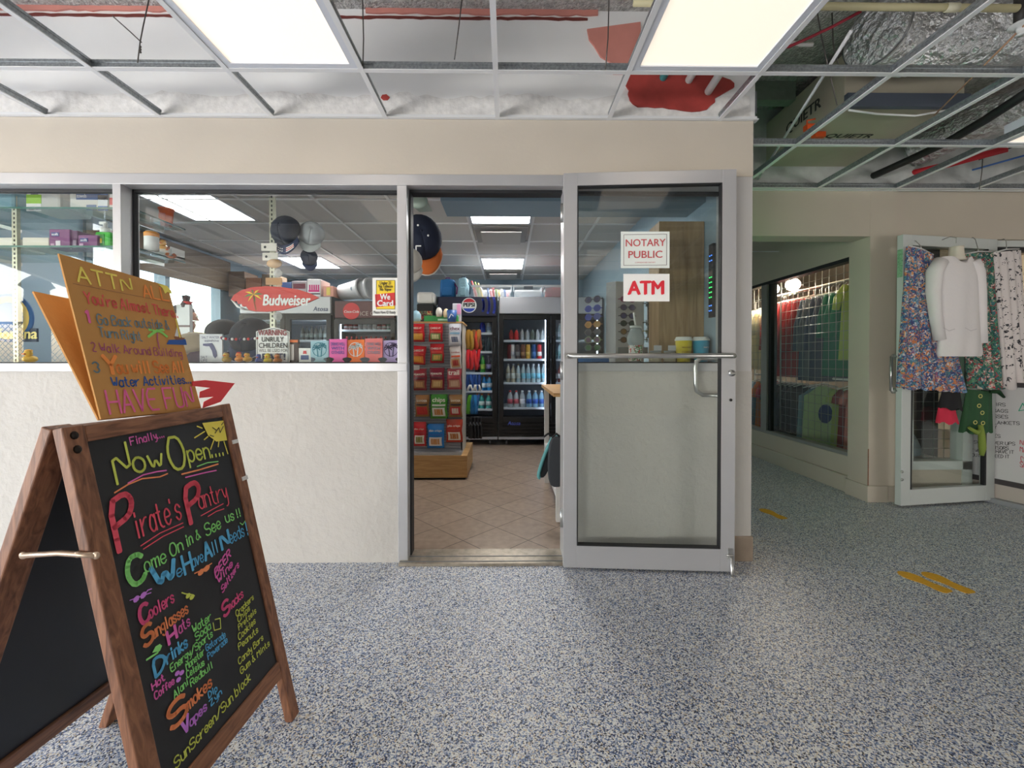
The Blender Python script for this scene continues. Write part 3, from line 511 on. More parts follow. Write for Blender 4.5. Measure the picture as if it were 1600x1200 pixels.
# ---------------- folded cardboard on top of the sign ----------------
M_card = mat((204, 150, 86), .85, bump=(40, .15, .003), var=(4, .05)); M_cardd = mat((176, 124, 66), .9)
lft = -.034
def onC(px, py, l=0): return onB(px, py, lft + l)
cq = [onC(158, 655), onC(315, 640), onC(262, 447), onC(92, 396)]
crd = thing('cardboard_sign', 'folded brown cardboard notice with coloured handwriting propped on top of the chalkboard sign', 'sign', (cq[0] + cq[1]) / 2)
b = MB(); b.prism(cq, NB * -.004, M_card); f1 = b.build('front_flap', crd)
fo = onC(158 - 46, 655 - 185)
hinge0 = cq[0] - NB * .006; hinge1 = cq[1] - NB * .006
bn = (onP(52, 455, cq[0], U) - hinge0); bl = bn.length
q = [hinge0, hinge1, hinge1 + bn * .96, hinge0 + bn]
nb2 = (q[1] - q[0]).cross(q[3] - q[0]).normalized()
b = MB(); b.prism(q, nb2 * -.004, mat((206, 152, 88), .85, bump=(30, .5, .008), var=(5, .06))); b.build('rear_flap', crd)
Cc.update(cy=(250, 232, 110), co=(250, 150, 70), cr=(232, 96, 92), cp=(240, 110, 170), cb=(120, 148, 160), cv=(176, 88, 130), cn=(40, 92, 170), cw=(235, 235, 235), cg=(150, 226, 110), ct=(150, 96, 70))
ci = MB()
def K_(s, x0, y0, x1, y1, h, w, c):
    p0 = onC(x0, y0, .001); p1 = onC(x1, y1, .001); k = p0.y / F; hh = h * k * 1.03; htext(ci, s, p0, p1, upv, hh, w * k, marker(c), NB, .0008)
for a in [("ATTN", 122, 440, 207, 457, 24, 3.2, 'cy'), ("ALL", 225, 465, 264, 470, 20, 2.6, 'co'), ("You're Almost There..", 134, 474, 279, 497, 18, 2.4, 'cr'), ("1", 137, 504, 143, 504, 18, 4, 'cp'), ("Go Back outside &", 153, 507, 265, 515, 16, 2, 'cb'), ("Turn Right", 156, 526, 222, 533, 15, 2, 'cb'),
 ("2 Walk Around Building", 144, 549, 285, 558, 14, 1.6, 'cv'), ("3", 147, 582, 156, 582, 16, 2.4, 'cb'), ("Y", 166, 584, 186, 584, 28, 6, 'co'), ("ou will See All", 184, 584, 288, 582, 20, 3, 'co'), ("Water Activities...", 176, 605, 299, 599, 15, 2.2, 'cn'), ("HAVE FUN", 172, 647, 304, 634, 36, 3.4, 'cp')]: K_(*a)
def onC2(x, y, l=0): return onC(x, y, .002)
def KQ(pts, c): P = [onC(x, y, .0012) for x, y in pts]; ci.add(P, [list(range(len(P)))], marker(c))
KQ([(246, 443), (261, 447), (268, 455), (268, 460), (262, 456), (258, 459), (254, 450)], 'cy')
for pts, w, c in ((((246, 516), (240, 520), (232, 526)), 4, 'cg'), (((246, 516), (254, 520), (261, 526)), 4, 'cg'), (((246, 518), (238, 516), (233, 515)), 3.5, 'cg'), (((246, 518), (252, 515), (256, 516)), 3.5, 'cg'), (((246, 520), (246, 530), (249, 545)), 2, 'cv')): S_(pts, w, c, onC2, NB, ci)
KQ([(260, 538), (292, 539), (290, 530), (264, 531)], 'cn'); KQ([(271, 526), (290, 528), (286, 531), (275, 531)], 'ct'); KQ([(273, 525), (277, 508), (279, 526)], 'cw'); S_(((275, 499), (281, 527)), 2.4, 'cy', onC2, NB, ci)
S_(((114, 443), (278, 475)), .8, 'ct', onC2, NB, ci)
ci.build('handwriting', crd)
b = MB(); M_arrow = mat((238, 70, 76), .7); b.prism([onB(x, y, -.03) for x, y in ((300, 596), (320, 594), (366, 599), (344, 628), (316, 638), (318, 628), (333, 620), (311, 622), (312, 612), (328, 606), (300, 603))], NB * .002, M_arrow); one(b, 'paper_arrow', 'red paper arrow sticking out from behind the cardboard notice', 'arrow')
# ---------------- papers on the open glass door ----------------
def door_paper(px0, py0, px1, py1, dz=.0055):
    O = Vector(A) + T.col[2].to_3d() * dz; n = T.col[2].to_3d(); return onP(px0, py1, O, n), onP(px1, py1, O, n), onP(px1, py0, O, n), onP(px0, py0, O, n)
M_paper = mat((240, 240, 238), .7); rr = Vector(T.col[0][:3]); nn = Vector(T.col[2][:3]); UZ = Vector((0, 0, 1))
q = door_paper(970, 362, 1046, 419); b = MB(); b.prism(q, nn * .002, mat((226, 232, 228), .7)); pc = (q[0] + q[2]) / 2; t = thing('paper_notice', 'white bordered notary paper stuck on the open glass door', 'notice', Vector((pc.x, pc.y, q[0].z))); b.build('sheet', t)
w = (q[1] - q[0]).length; h = (q[3] - q[0]).length; b = MB(); Mr = mat((196, 84, 88), .7); c = pc + nn * .002
ptext(b, 'NOTARY', c + UZ * (h * .1), rr, UZ, Mr, h=h * .2, w=w * .82, bold=.014); ptext(b, 'PUBLIC', c - UZ * (h * .22), rr, UZ, Mr, h=h * .2, w=w * .7, bold=.014); ptext(b, 'COMMISSIONED NOTARY', c - UZ * (h * .36), rr, UZ, Mr, w=w * .42)
fr = [c + rr * (sx * w * .44) + UZ * (sz * h * .42) + nn * .001 for sx, sz in ((-1, -1), (1, -1), (1, 1), (-1, 1), (-1, -1))]; b.stroke(fr, .0025, nn, mat((120, 110, 112), .7)); b.build('lettering', t)
q = door_paper(974, 428, 1046, 471); b = MB(); b.prism(q, nn * .002, M_paper); pc = (q[0] + q[2]) / 2; t = thing('paper_notice', 'white cash machine paper with big red capitals below the bordered one on the glass door', 'notice', Vector((pc.x, pc.y, q[0].z))); b.build('sheet', t)
w = (q[1] - q[0]).length; h = (q[3] - q[0]).length; b = MB(); ptext(b, 'ATM', pc - UZ * (h * .24) + nn * .002, rr, UZ, mat((224, 44, 60), .6), h=h * .5, w=w * .8, bold=.045); b.build('lettering', t)
# ---------------- yellow footprints on the floor ----------------
M_foot = mat((226, 168, 32), .6, var=(60, .12))
def footprint(heel, toe, label, wid=.085):
    h = onZ(*heel, .0); t_ = onZ(*toe, .0); d = t_ - h; L = d.length; d.normalize(); s = Vector((-d.y, d.x, 0)); b = MB()
    prof = [(0, .25), (.04, .38), (.12, .42), (.25, .38), (.38, .34), (.5, .38), (.65, .5), (.78, .52), (.9, .42), (.97, .25), (1, .1)]
    lo = [h + d * (L * a) + s * (wid * w_) for a, w_ in prof]; hi = [h + d * (L * a) - s * (wid * w_) for a, w_ in prof]
    b.prism([p + Vector((0, 0, .0005)) for p in lo + hi[::-1]], (0, 0, .0015), M_foot); one(b, 'footprint_decal', label, 'floor decal', 'yellow footprints on the floor')
footprint((1484, 926), (1404, 893), 'yellow footprint on the floor, nearer the shop of the pair'); footprint((1519, 927), (1442, 894), 'yellow footprint on the floor, farther from the shop of the pair'); footprint((1226, 811), (1189, 795), 'lone yellow footprint on the floor in the corridor mouth')
# ---------------- shop window displays ----------------
def bx(x0, y0, x1, y1, Y, dep):
    a = onY(x0, y1, Y); c = onY(x1, y0, Y); return a.x, c.x, Y, Y + dep, a.z, c.z
XA = Vector((1, 0, 0)); ZA = Vector((0, 0, 1)); FN = Vector((0, -1, 0))
M_lam = mat((170, 160, 146), .6); LZ = 1.085
b = MB(); b.box(-3.69, -.62, YI, 2.98, LZ - .03, LZ, M_lam); struct(b, 'trim_ledge'); b = MB(); b.box(.36, 1.25, YI, 2.65, LZ - .03, LZ, M_lam); struct(b, 'trim_ledge_right')
def poly_on(mb, pts, Y, m, dep=.004): mb.prism([onY(x, y, Y) for x, y in pts], (0, dep, 0), m)
def ptx(mb, s, cx, by, Y, m, wpx=None, hpx=None, **k): k_ = Y / F; ptext(mb, s, onY(cx, by, Y), XA, ZA, m, h=hpx * k_ if hpx else None, w=wpx * k_ if wpx else None, **k)
def two(name, label, cat, mb, kids, group=None, **kw):
    t = thing(name, label, cat, mb.base(), group); mb.build(kw.get('body', 'body'), t, bevel=kw.get('bevel', 0))
    for nm, kb in kids: kb.build(nm, t)
    return t
K_blk = mat((30, 30, 34), .6); K_wht = mat((236, 236, 234), .5); K_navy = mat((36, 42, 66), .85); K_grey = mat((150, 152, 156), .6); K_red = mat((206, 44, 44), .5); K_yel = mat((238, 206, 40), .5); K_org = mat((240, 122, 50), .55)
# pole standards
for px, lab in ((427, 'slotted metal upright with hanging display tags in the middle shop window'), (27, 'slotted metal upright in the window at the far end of the shop front')):
    b = MB(); x = onY(px, 500, 2.62).x; b.box(x - .015, x + .015, 2.61, 2.63, LZ, 2.12, mat((176, 176, 158), .4, .6)); k = MB()
    for i in range(38): z = LZ + .03 + i * .027; k.box(x - .004, x + .004, 2.6085, 2.61, z, z + .014, K_blk)
    two('shelf_upright', lab, 'shelf upright', b, [('slot', k)])
# warning sign
b = MB(); poly_on(b, [(400, 567), (400, 518), (410, 515), (427, 511), (443, 515), (452, 518), (452, 567)], 2.60, K_wht, .006); k = MB(); y = 2.597
ptx(k, 'WARNING', 426, 524, y, mat((150, 60, 66), .6), 44, 9, bold=.03); ptx(k, 'UNRULY', 426, 534, y, K_blk, 34, 8, bold=.015); ptx(k, 'CHILDREN', 427, 543.5, y, K_blk, 44, 8, bold=.015); ptx(k, 'WILL BE USED FOR', 427, 550, y, K_blk, 44, 5); ptx(k, 'BAIT!', 428, 562, y, mat((60, 60, 90), .6), 36, 10, bold=.03)
k.stroke([onY(x, yy, y) for x, yy in ((402, 565), (402, 519), (411, 517), (427, 513), (443, 517), (450, 519), (450, 565))], .003, FN, K_blk)
two('warning_sign', 'white shield shaped novelty warning sign under the surfboard in the middle window', 'sign', b, [('lettering', k)], body='board')
# surfboard sign
b = MB(); out = [(498, 465), (484, 458), (465, 452), (440, 448.5), (415, 447), (392, 449), (376, 454), (365, 461), (361, 468), (366, 471), (370, 470), (372, 475), (377, 474), (379, 479), (384, 478), (388, 484), (398, 486.5), (416, 487), (440, 484.5), (462, 479), (482, 472)]
poly_on(b, out, 2.56, mat((206, 60, 52), .45), .014); k = MB(); y = 2.559
ptx(k, 'Budweiser', 447, 477, y, K_wht, 74, 17, bold=.035, shear=.15)
p = MB(); c = onY(396, 460, y)
for i in range(8):
    a = i * .785 + .2; cc = K_yel if i % 2 else mat((60, 130, 60), .5); d = Vector((math.cos(a), 0, math.sin(a) * .7)); p.add([c, c + d * .03 + Vector((d.z * .3, 0, -d.x * .3)) * .02, c + d * .06 - Vector((0, 0, .008)), c + d * .03 - Vector((d.z * .3, 0, -d.x * .3)) * .02], [(0, 1, 2, 3)], cc)
p.stroke([onY(396, 462, y), onY(397, 472, y), onY(400, 484, y)], .008, FN, mat((150, 80, 40), .5))
w = MB(); poly_on(w, [(360, 468), (366, 472), (372, 478), (380, 482), (388, 487), (400, 488), (384, 486), (370, 480)], 2.567, K_wht, .01)
two('surfboard_sign', 'red surfboard shaped beer sign with a bite out of it, on the metal upright', 'sign', b, [('lettering', k), ('palm_print', p), ('bite_edge', w)], body='board')
# we card sign on the glass
b = MB(); poly_on(b, [(582, 434), (620.5, 434), (620.5, 493), (582, 493)], 2.411 - .0015, mat((232, 232, 226), .6), .001); k = MB(); y = 2.4085
poly_on(k, [(588, 438), (617, 438), (617, 483), (588, 483)], y, K_yel, .0008); k.stroke([onY(x, yy, y - .001) for x, yy in ((588, 438), (617, 438), (617, 483), (588, 483), (588, 438))], .0025, FN, K_blk)
poly_on(k, [(586, 460), (617, 457), (618, 477), (587, 480)], y - .001, K_red, .0008)
for s, yy, w in (('Under 21', 444.5, 17), ('No Tobacco', 449.5, 22), ('No Vapor', 454.5, 18)): ptx(k, s, 602.5, yy, y - .001, K_blk, w, 5, bold=.02)
ptx(k, 'We', 602, 468, y - .002, K_wht, 16, 9, bold=.04); ptx(k, 'Card', 602, 478, y - .002, K_wht, 25, 9, bold=.04); ptx(k, 'Please Have ID Ready', 601, 490, y, K_blk, 34, 4.5, bold=.02)
two('age_sign', 'white and yellow age check sticker on the glass beside the doorway', 'sticker', b, [('lettering', k)], body='sheet')
# florida card, brown pack, small card
b = MB(); b.box(*bx(312, 522, 347, 568, 2.62, .012), mat((226, 228, 232), .6)); k = MB(); Mf = mat((92, 92, 130), .6)
poly_on(k, [(317, 537), (331, 536), (334, 540), (338, 549), (339, 556), (336, 560), (333, 556), (331, 548), (327, 541), (322, 541), (317, 540)], 2.617, Mf, .002); ptx(k, 'SALT WATER', 329, 529, 2.618, Mf, 27, 4); ptx(k, 'sunshine', 331, 534, 2.618, Mf, 22, 4); ptx(k, 'SALT', 319, 560, 2.618, Mf, 10, 4); ptx(k, 'LIFE', 319, 565, 2.618, Mf, 10, 4)
two('souvenir_card', 'white card with a purple peninsula map on the window ledge', 'card', b, [('print', k)], body='card')
b = MB(); b.box(*bx(445, 530, 466, 568, 2.62, .02), mat((70, 50, 44), .6)); k = MB(); k.box(*bx(450, 538, 459, 563, 2.617, .003), mat((214, 206, 200), .6)); k.box(*bx(450, 531, 465, 535, 2.617, .003), K_org); two('souvenir_pack', 'dark brown packet with a white panel beside the warning sign', 'packet', b, [('print', k)], bevel=.003)
b = MB(); b.box(*bx(467, 544, 485, 568, 2.62, .006), K_wht); k = MB(); k.box(*bx(470, 555, 482, 562, 2.617, .003), mat((70, 90, 140), .6)); poly_on(k, [(474, 548), (478, 548), (479, 553), (473, 553)], 2.617, K_red, .003); two('souvenir_card', 'small white card with red and blue print between the brown packet and the can coolers', 'card', b, [('print', k)], body='card')
# can coolers
KZ = [(499, 533, (166, 204, 218), (30, 128, 150), 1, 'pale blue foam can cooler with teal palms'), (528, 530, (238, 104, 178), (120, 80, 170), 0, 'hot pink foam can cooler with purple words'), (555.5, 531, (244, 122, 52), (220, 226, 226), 1, 'orange foam can cooler with white palms'), (584, 529, (236, 122, 124), (150, 140, 160), 0, 'salmon foam can cooler with grey words'), (611, 532, (186, 168, 214), (44, 40, 84), 1, 'lavender foam can cooler with navy palms')]
for cx, ty, c, c2, palm, lab in KZ:
    b = MB(); h = 13.5; Yk = 2.58 + .01 * (cx % 2); poly_on(b, [(cx - h, ty), (cx + h, ty - .6), (cx + h, 558), (cx + 7, 559.5), (cx + 6, 562), (cx + 10, 566), (cx + 11, 573), (cx - 11, 573), (cx - 10, 566), (cx - 6, 562), (cx - 7, 559.5), (cx - h, 558)], Yk, mat(c, .85), .012); k = MB(); m2 = mat(c2, .7); y = Yk - .002
    if palm:
        k.ring(onY(cx, 546, y), .04, .0435, XA, ZA, m2)
        for dx, tp in ((-4, 543), (4.5, 540)):
            k.stroke([onY(cx + dx * .6, 557, y), onY(cx + dx * .7, 550, y), onY(cx + dx, tp, y)], .006, FN, m2); c_ = onY(cx + dx, tp, y)
            for a in (.1, .8, 1.57, 2.3, 3.0, 3.7, 5.7): k.stroke([c_, c_ + Vector((math.cos(a), 0, math.sin(a))) * .016, c_ + Vector((math.cos(a) * 1.5, 0, math.sin(a) * 1.2 - .3)) * .016], .006, FN, m2)
    else:
        for i, s in enumerate(('DRINKS WELL', 'WITH', 'OTHERS')): ptx(k, s, cx, 540 + i * 6.5, y, m2, 20 if i else 22, 5, bold=.03)
    two('can_cooler', lab + ' in the window beside the doorway', 'can cooler', b, [('print', k)], 'foam can coolers on the window ledge')
# rubber ducks
def duck(px, py, s, body, hat, lab, Y=2.57):
    c = onY(px, py, Y); mb_ = mat(body, .35); b = MB(); b.ball(c + Vector((0, 0, .012 * s)), .02 * s, .024 * s, .014 * s, mb_, 10, 6); b.ball(c + Vector((0, -.006 * s, .033 * s)), .013 * s, .013 * s, .013 * s, mb_, 10, 6)
    k = MB(); k.ball(c + Vector((0, -.02 * s, .031 * s)), .006 * s, .008 * s, .003 * s, mat((236, 110, 30), .4), 8, 4); h = MB(); h.ball(c + Vector((0, -.004 * s, .043 * s)), .012 * s, .012 * s, .006 * s, mat(hat, .5), 8, 4)
    t = thing('rubber_duck', lab, 'rubber duck', c, 'rubber ducks in the shop windows'); b.build('body', t); k.build('beak', t); h.build('hat', t)
for a in [(355, 566, 1.3, (196, 160, 60), (90, 70, 50), 'brown and yellow rubber duck just right of the map card'), (374, 565, 1.2, (232, 150, 60), (196, 50, 40), 'rubber duck with a red cap behind glass near the map card'), (387, 565, 1.2, (226, 170, 60), (60, 50, 46), 'rubber duck with a dark cap left of the warning sign'), (405, 567, 1.1, (80, 92, 170), (70, 80, 150), 'blue rubber duck at the left foot of the warning sign'), (419, 567, 1.2, (230, 206, 60), (210, 180, 40), 'plain yellow rubber duck in front of the warning sign'), (434, 567, 1.2, (190, 120, 50), (110, 60, 40), 'orange brown rubber duck at the right foot of the warning sign'), (47, 566, 1.6, (238, 190, 60), (230, 170, 60), 'yellow rubber duck in the far left window behind the cardboard')]: duck(*a)
# baseball caps
def cap(c, R_, up, fwd, crown, brim, name='baseball_cap', label='', group=None, panel=None, trim=None, knob=None):
    up = Vector(up).normalized(); fwd = Vector(fwd); fwd = (fwd - up * fwd.dot(up)).normalized(); sd = fwd.cross(up); c = Vector(c); t = thing(name, label, 'cap', c - ZA * R_ * .6, group)
    mcr = mat(crown, .9); b = MB()
    def dome(a0, a1, m, rs=1.0, n=18):
        prof = [(math.cos(i / 7 * math.pi / 2) ** .8, math.sin(i / 7 * math.pi / 2)) for i in range(8)]
        b.lathe([(max(r * R_ * rs, 1e-4), z * R_ * .92 * rs) for r, z in prof], c, m, n, fwd * 1.08, sd, up, a0, a1)
    dome(0, math.pi * 2, mcr, 1, 24)
    if panel: dome(-.75, .75, mat(panel, .9), 1.012, 8)
    b.build('crown', t, solid=.003)
    k = MB(); mbm = mat(brim, .85); 
    def bf(u, v): a = (u - .5) * 2.0; rr_ = R_ * (1.0 + v * .72 * math.cos(a * .8) ** .7); return c + fwd * (rr_ * math.cos(a) * 1.06) + sd * (R_ * (1 + .05 * v) * math.sin(a)) - up * (R_ * .22 * v * (abs(math.sin(a)) ** 2 + .15))
    k.grid(bf, 12, 4, mbm); k.build('brim', t, solid=.004)
    e = MB(); e.ball(c + up * R_ * .93, R_ * .07, R_ * .07, R_ * .05, mcr, 8, 4); e.build('button', t)
    if trim:
        e = MB(); tr = mat(trim, .8); e.stroke([bf(i / 12, 1.01) + up * .004 for i in range(13)], .008, up, tr); e.build('trim', t)
    return t, bf
cap(onY(348, 520, 2.96), .098, (-.1, -.35, 1), (-.5, -1, -.1), (46, 48, 54), (40, 42, 48), label='charcoal baseball cap behind the map card in the middle window')
t, bf = cap(onY(393, 527, 2.72), .12, (.05, -.75, .75), (0, -.6, -.9), (40, 44, 54), (44, 56, 86), label='big navy cap with white and red beading left of the warning sign', trim=(190, 190, 200))
e = MB(); cc = onY(393, 530, 2.72)
for i in range(16): a = math.pi * (i / 15); p = cc + Vector((-.118 * math.cos(a), -.105 - .03 * math.sin(a), .005 - .012 * math.sin(a))); e.ball(p, .009, .006, .009, (K_wht, K_red, mat((70, 50, 90), .5))[i % 3], 6, 4)
e.build('beads', t)
cap(onY(303, 546, 2.70), .115, (-.1, -.25, 1), (-.6, -1, -.2), (176, 160, 136), (168, 150, 124), 'sun_hat', 'beige cloth hat on the ledge behind the cardboard notice')
t, bf = cap(onY(448, 362, 2.62), .088, (-.15, -1, .35), (.12, -.25, -1), (38, 44, 58), (44, 54, 88), label='navy cap with a stars and stripes brim hung on the metal upright')
e = MB(); 
for i in range(5): e.stroke([bf(.2 + j * .05, .4 + i * .1) + Vector((0, -.006, 0)) for j in range(6)], .005, FN, K_red if i % 2 else K_wht)
for i in range(7): p = bf(.6 + (i % 4) * .08, .45 + (i // 4) * .25) + Vector((0, -.006, 0)); e.disc(p, .004, XA, ZA, K_wht, 5)
e.build('flag_print', t)
cap(onY(487, 366, 2.70), .075, (.45, -1, .45), (-.1, -.2, -1), (176, 180, 184), (200, 206, 206), label='pale grey cap hung beside the navy one in the middle window')
cap(onY(483, 402, 2.74), .05, (.4, -1, .2), (.2, -.2, -1), (54, 60, 78), (58, 70, 104), label='small navy cap hung lowest of the three in the middle window')
# hanging tags on the upright
for x, y, lab in ((414, 387, 'upper white square tag hanging on the metal upright'), (416, 402, 'lower white square tag hanging on the metal upright')):
    b = MB(); b.box(*bx(x - 6, y - 7, x + 18, y + 5, 2.56, .004), mat((220, 214, 204), .6)); k = MB(); k.disc(onY(x, y - 1, 2.558), .008, XA, ZA, K_blk, 10); two('hanging_tag', lab, 'tag', b, [('hole', k)], 'tags on the window upright', body='card')
b = MB(); c = onY(429, 412, 2.565); b.lathe([(.045, 0), (.045, .006)], c, mat((196, 160, 120), .6), 16, (1, 0, 0), (0, 0, .6), (0, -1, 0)); one(b, 'wooden_tag', 'oval wooden tag hanging on the metal upright', 'tag')
b = MB(); b.box(*bx(415, 434, 440, 445, 2.565, .008), mat((190, 146, 104), .6)); one(b, 'wooden_tag', 'rectangular wooden tag hanging just above the red surfboard', 'tag')
for i, y in enumerate((348, 365, 427, 494)):
    b = MB(); c = onY(434, y, 2.575); b.lathe([(.028, 0), (.024, .006), (.012, .008), (.010, .016), (1e-4, .018)], c, mat((214, 216, 214), .2, 0, None, None, 0, .55), 14, (1, 0, 0), (0, 0, 1), (0, -1, 0)); one(b, 'suction_hook', ORD[i] + ' clear suction hook from the top on the window upright', 'hook', 'suction hooks on the upright')
# glass shelves in the left window and goods on them
for i, z in enumerate((2.035, 1.806)):
    b = MB(); b.box(-3.66, -2.25, 2.56, 2.98, z - .008, z, SHELFGLASS); b.box(-3.66, -2.25, 2.557, 2.56, z - .009, z + .001, mat((70, 120, 110), .3)); b.box(-2.252, -2.247, 2.56, 2.98, z - .009, z + .001, mat((60, 96, 92), .3))
    for x in (-2.4, -3.38): b.box(x - .006, x + .006, 2.62, 2.98, z - .03, z - .009, M_steel)
    one(b, 'glass_shelf', ('upper' if i == 0 else 'lower') + ' glass shelf of goods in the left shop window', 'shelf', 'glass shelves in the window')
b = MB(); b.box(-2.75, -2.3, 2.85, 3.1, 1.47, 1.478, SHELFGLASS); b.box(-2.75, -2.3, 2.848, 2.85, 1.469, 1.479, mat((60, 96, 92), .3)); one(b, 'glass_shelf', 'short glass shelf just behind the top right corner of the cardboard notice', 'shelf')
def carton(px, name, lab, cat, col, Y=2.62, dep=.18, bits=(), txt=(), bev=.004):
    b = MB(); q0 = list(bx(*px, Y, dep)); q0[4] = 2.037 if 325 < px[3] < 340 else 1.808 if px[3] == 389.5 else q0[4]; b.box(*q0, mat(col, .55)); k = MB()
    for q, c in bits: k.box(*bx(*q, Y - .002, .003), mat(c, .55))
    for s, cx, by, w, h, c in txt: ptx(k, s, cx, by, Y - .003, mat(c, .6), w, h, bold=.02)
    return two(name, lab, cat, b, [('print', k)] if (bits or txt) else [], bevel=bev)
carton((40, 298, 94, 332), 'tissue_pack', 'wrapped tissue pack with a lime and purple label on the upper glass shelf', 'tissue pack', (204, 202, 196), 2.6, .2, [((41, 304, 64, 318), (150, 200, 40)), ((41, 318, 64, 329.5), (236, 232, 230)), ((48, 297.5, 59, 304), (84, 50, 110)), ((45, 323, 53, 329), (150, 150, 150)), ((56, 323, 63, 328), (180, 150, 190))], bev=.015)
carton((108, 299, 170, 332), 'towel_pack', 'blue and white paper towel pack on the upper glass shelf', 'paper towel pack', (206, 206, 200), 2.6, .2, [((119, 301, 168, 312), (48, 84, 140)), ((135, 320, 150, 328), (60, 100, 150)), ((153, 305, 168, 322), (220, 226, 228)), ((153, 322, 168, 329), (30, 104, 178))], [('towels', 128, 309, 15, 6, (220, 225, 235))], bev=.012)
carton((171, 299, 182, 332), 'red_white_box', 'red and white box at the right end of the upper glass shelf', 'box', (232, 226, 222), 2.6, .1, [((171, 309, 181, 320), (206, 70, 60))])
carton((-10, 298, 23, 332), 'plastic_bag_pack', 'pale teal bagged pack at the far left on the upper glass shelf', 'packet', (120, 160, 172), 2.6, .2, bev=.02)
carton((35, 371, 76, 389.5), 'white_carton', 'long cream carton beside the purple boxes on the lower glass shelf', 'box', (222, 216, 202), 2.62)
carton((-8, 371, 21, 389.5), 'white_carton', 'cream carton at the far left edge of the lower glass shelf', 'box', (222, 218, 206), 2.62)
for q, lab in (((77, 358, 109, 389.5), 'taller purple wipes box on the lower glass shelf'), ((122, 367, 152, 389.5), 'shorter purple wipes box beside the green bottle')):
    carton(q, 'wipes_box', lab, 'box', (120, 54, 112), 2.62, .1, [((q[0] + 3, q[1] + 5, q[0] + 15, q[1] + 11), (50, 66, 130)), ((q[0] + 10, q[1] + 18, q[0] + 17, q[3] - 3), (226, 216, 222)), ((q[0] + 2, q[3] - 9, q[0] + 8, q[3] - 4), (210, 170, 200))], [('soft', q[0] + 9, q[1] + 10, 10, 4, (240, 240, 250))])
carton((110, 360, 121, 389.5), 'wipes_box', 'narrow purple wipes box between the two wider ones', 'box', (96, 46, 92), 2.63, .1, [((114, 375, 119, 388), (150, 130, 150)), ((110, 360, 111, 389), (222, 210, 216))])
c = onY(165, 389.5, 2.66); k_ = 2.66 / F; t = thing('soap_bottle', 'green pump bottle of soap at the right end of the lower glass shelf', 'bottle', c)
b = MB(); b.box(c.x - 12 * k_, c.x + 12 * k_, 2.64, 2.70, c.z, c.z + 26 * k_, mat((66, 190, 60), .25)); b.build('body', t, bevel=.012); b = MB(); b.box(c.x - 9 * k_, c.x + 3 * k_, 2.637, 2.64, c.z + 4 * k_, c.z + 22 * k_, mat((40, 140, 40), .4)); b.box(c.x - 7 * k_, c.x, 2.635, 2.637, c.z + 8 * k_, c.z + 15 * k_, mat((226, 196, 60), .4)); b.build('label_print', t)
b = MB(); b.lathe([(7 * k_, 26 * k_), (7 * k_, 33 * k_), (3 * k_, 34 * k_), (3 * k_, 40 * k_), (1e-4, 41 * k_)], (c.x - 2 * k_, 2.67, c.z), K_wht, 12); b.box(c.x - 11 * k_, c.x, 2.665, 2.675, c.z + 39 * k_, c.z + 43 * k_, K_wht); b.build('pump', t)
c = onY(260, 346, 2.92); b = MB(); k_ = 2.92 / F; c.z = 2.036; b.lathe([(7 * k_, 0), (9.5 * k_, 25 * k_), (10.5 * k_, 25 * k_), (10.5 * k_, 27 * k_), (9 * k_, 27 * k_), (7 * k_, 2 * k_)], c, mat((232, 108, 60), .4), 16); k = MB(); k.box(c.x - 5 * k_, c.x + 5 * k_, c.y - 8.6 * k_, c.y - 7.8 * k_, c.z + 9 * k_, c.z + 18 * k_, mat((206, 84, 44), .5)); two('plastic_cup', 'orange plastic cup at the end of the upper glass shelf', 'cup', b, [('print', k)])
c = onY(237, 389, 2.66); c.z = 1.807; k_ = 2.66 / F; b = MB(); b.lathe([(9.5 * k_, 0), (9.5 * k_, 24 * k_), (7 * k_, 29 * k_), (1e-4, 30 * k_)], c, K_wht, 14); k = MB(); k.lathe([(9.8 * k_, 20 * k_), (9.8 * k_, 26 * k_), (7.5 * k_, 28 * k_)], c, mat((238, 160, 70), .5), 14); two('lotion_bottle', 'white bottle with an orange band on the lower glass shelf end', 'bottle', b, [('band', k)])
c = onY(264, 398, 2.86); c.z = 1.807; b = MB(); b.box(c.x - .07, c.x + .06, 2.8, 2.92, c.z, c.z + .01, K_wht); b.box(c.x - .07, c.x + .06, 2.8, 2.805, c.z, c.z + .045, mat((220, 222, 224), .2, 0, None, None, 0, .4)); b.box(c.x + .055, c.x + .06, 2.8, 2.92, c.z, c.z + .06, K_wht); one(b, 'display_tray', 'clear tray holding rubber ducks at the end of the lower glass shelf', 'tray')
duck(256, 392, 1.5, (214, 160, 70), (190, 130, 50), 'tan rubber duck at the back of the clear tray on the glass shelf', 2.88); duck(267, 403, 1.5, (176, 96, 50), (120, 60, 40), 'brown rubber duck at the front of the clear tray on the glass shelf', 2.83)
b = MB(); b.box(*bx(276, 476, 296, 531, 2.95, .03), mat((226, 230, 232), .5)); k = MB(); k.box(*bx(276, 508, 296, 511, 2.947, .004), mat((120, 100, 96), .5)); two('white_box', 'white upright box behind the right edge of the cardboard notice', 'box', b, [('band', k)])
b = MB(); c = onY(291, 468, 2.98); c.z = 1.479
b.lathe([(.03, 0), (.035, .03), (.02, .06), (.026, .09), (1e-4, .1)], c, mat((60, 36, 40), .4), 10); b.lathe([(.012, .03), (.03, .05)], c + Vector((.02, -.01, 0)), K_red, 8); one(b, 'figurine', 'small dark figurine on the short glass shelf above the white box', 'figurine')
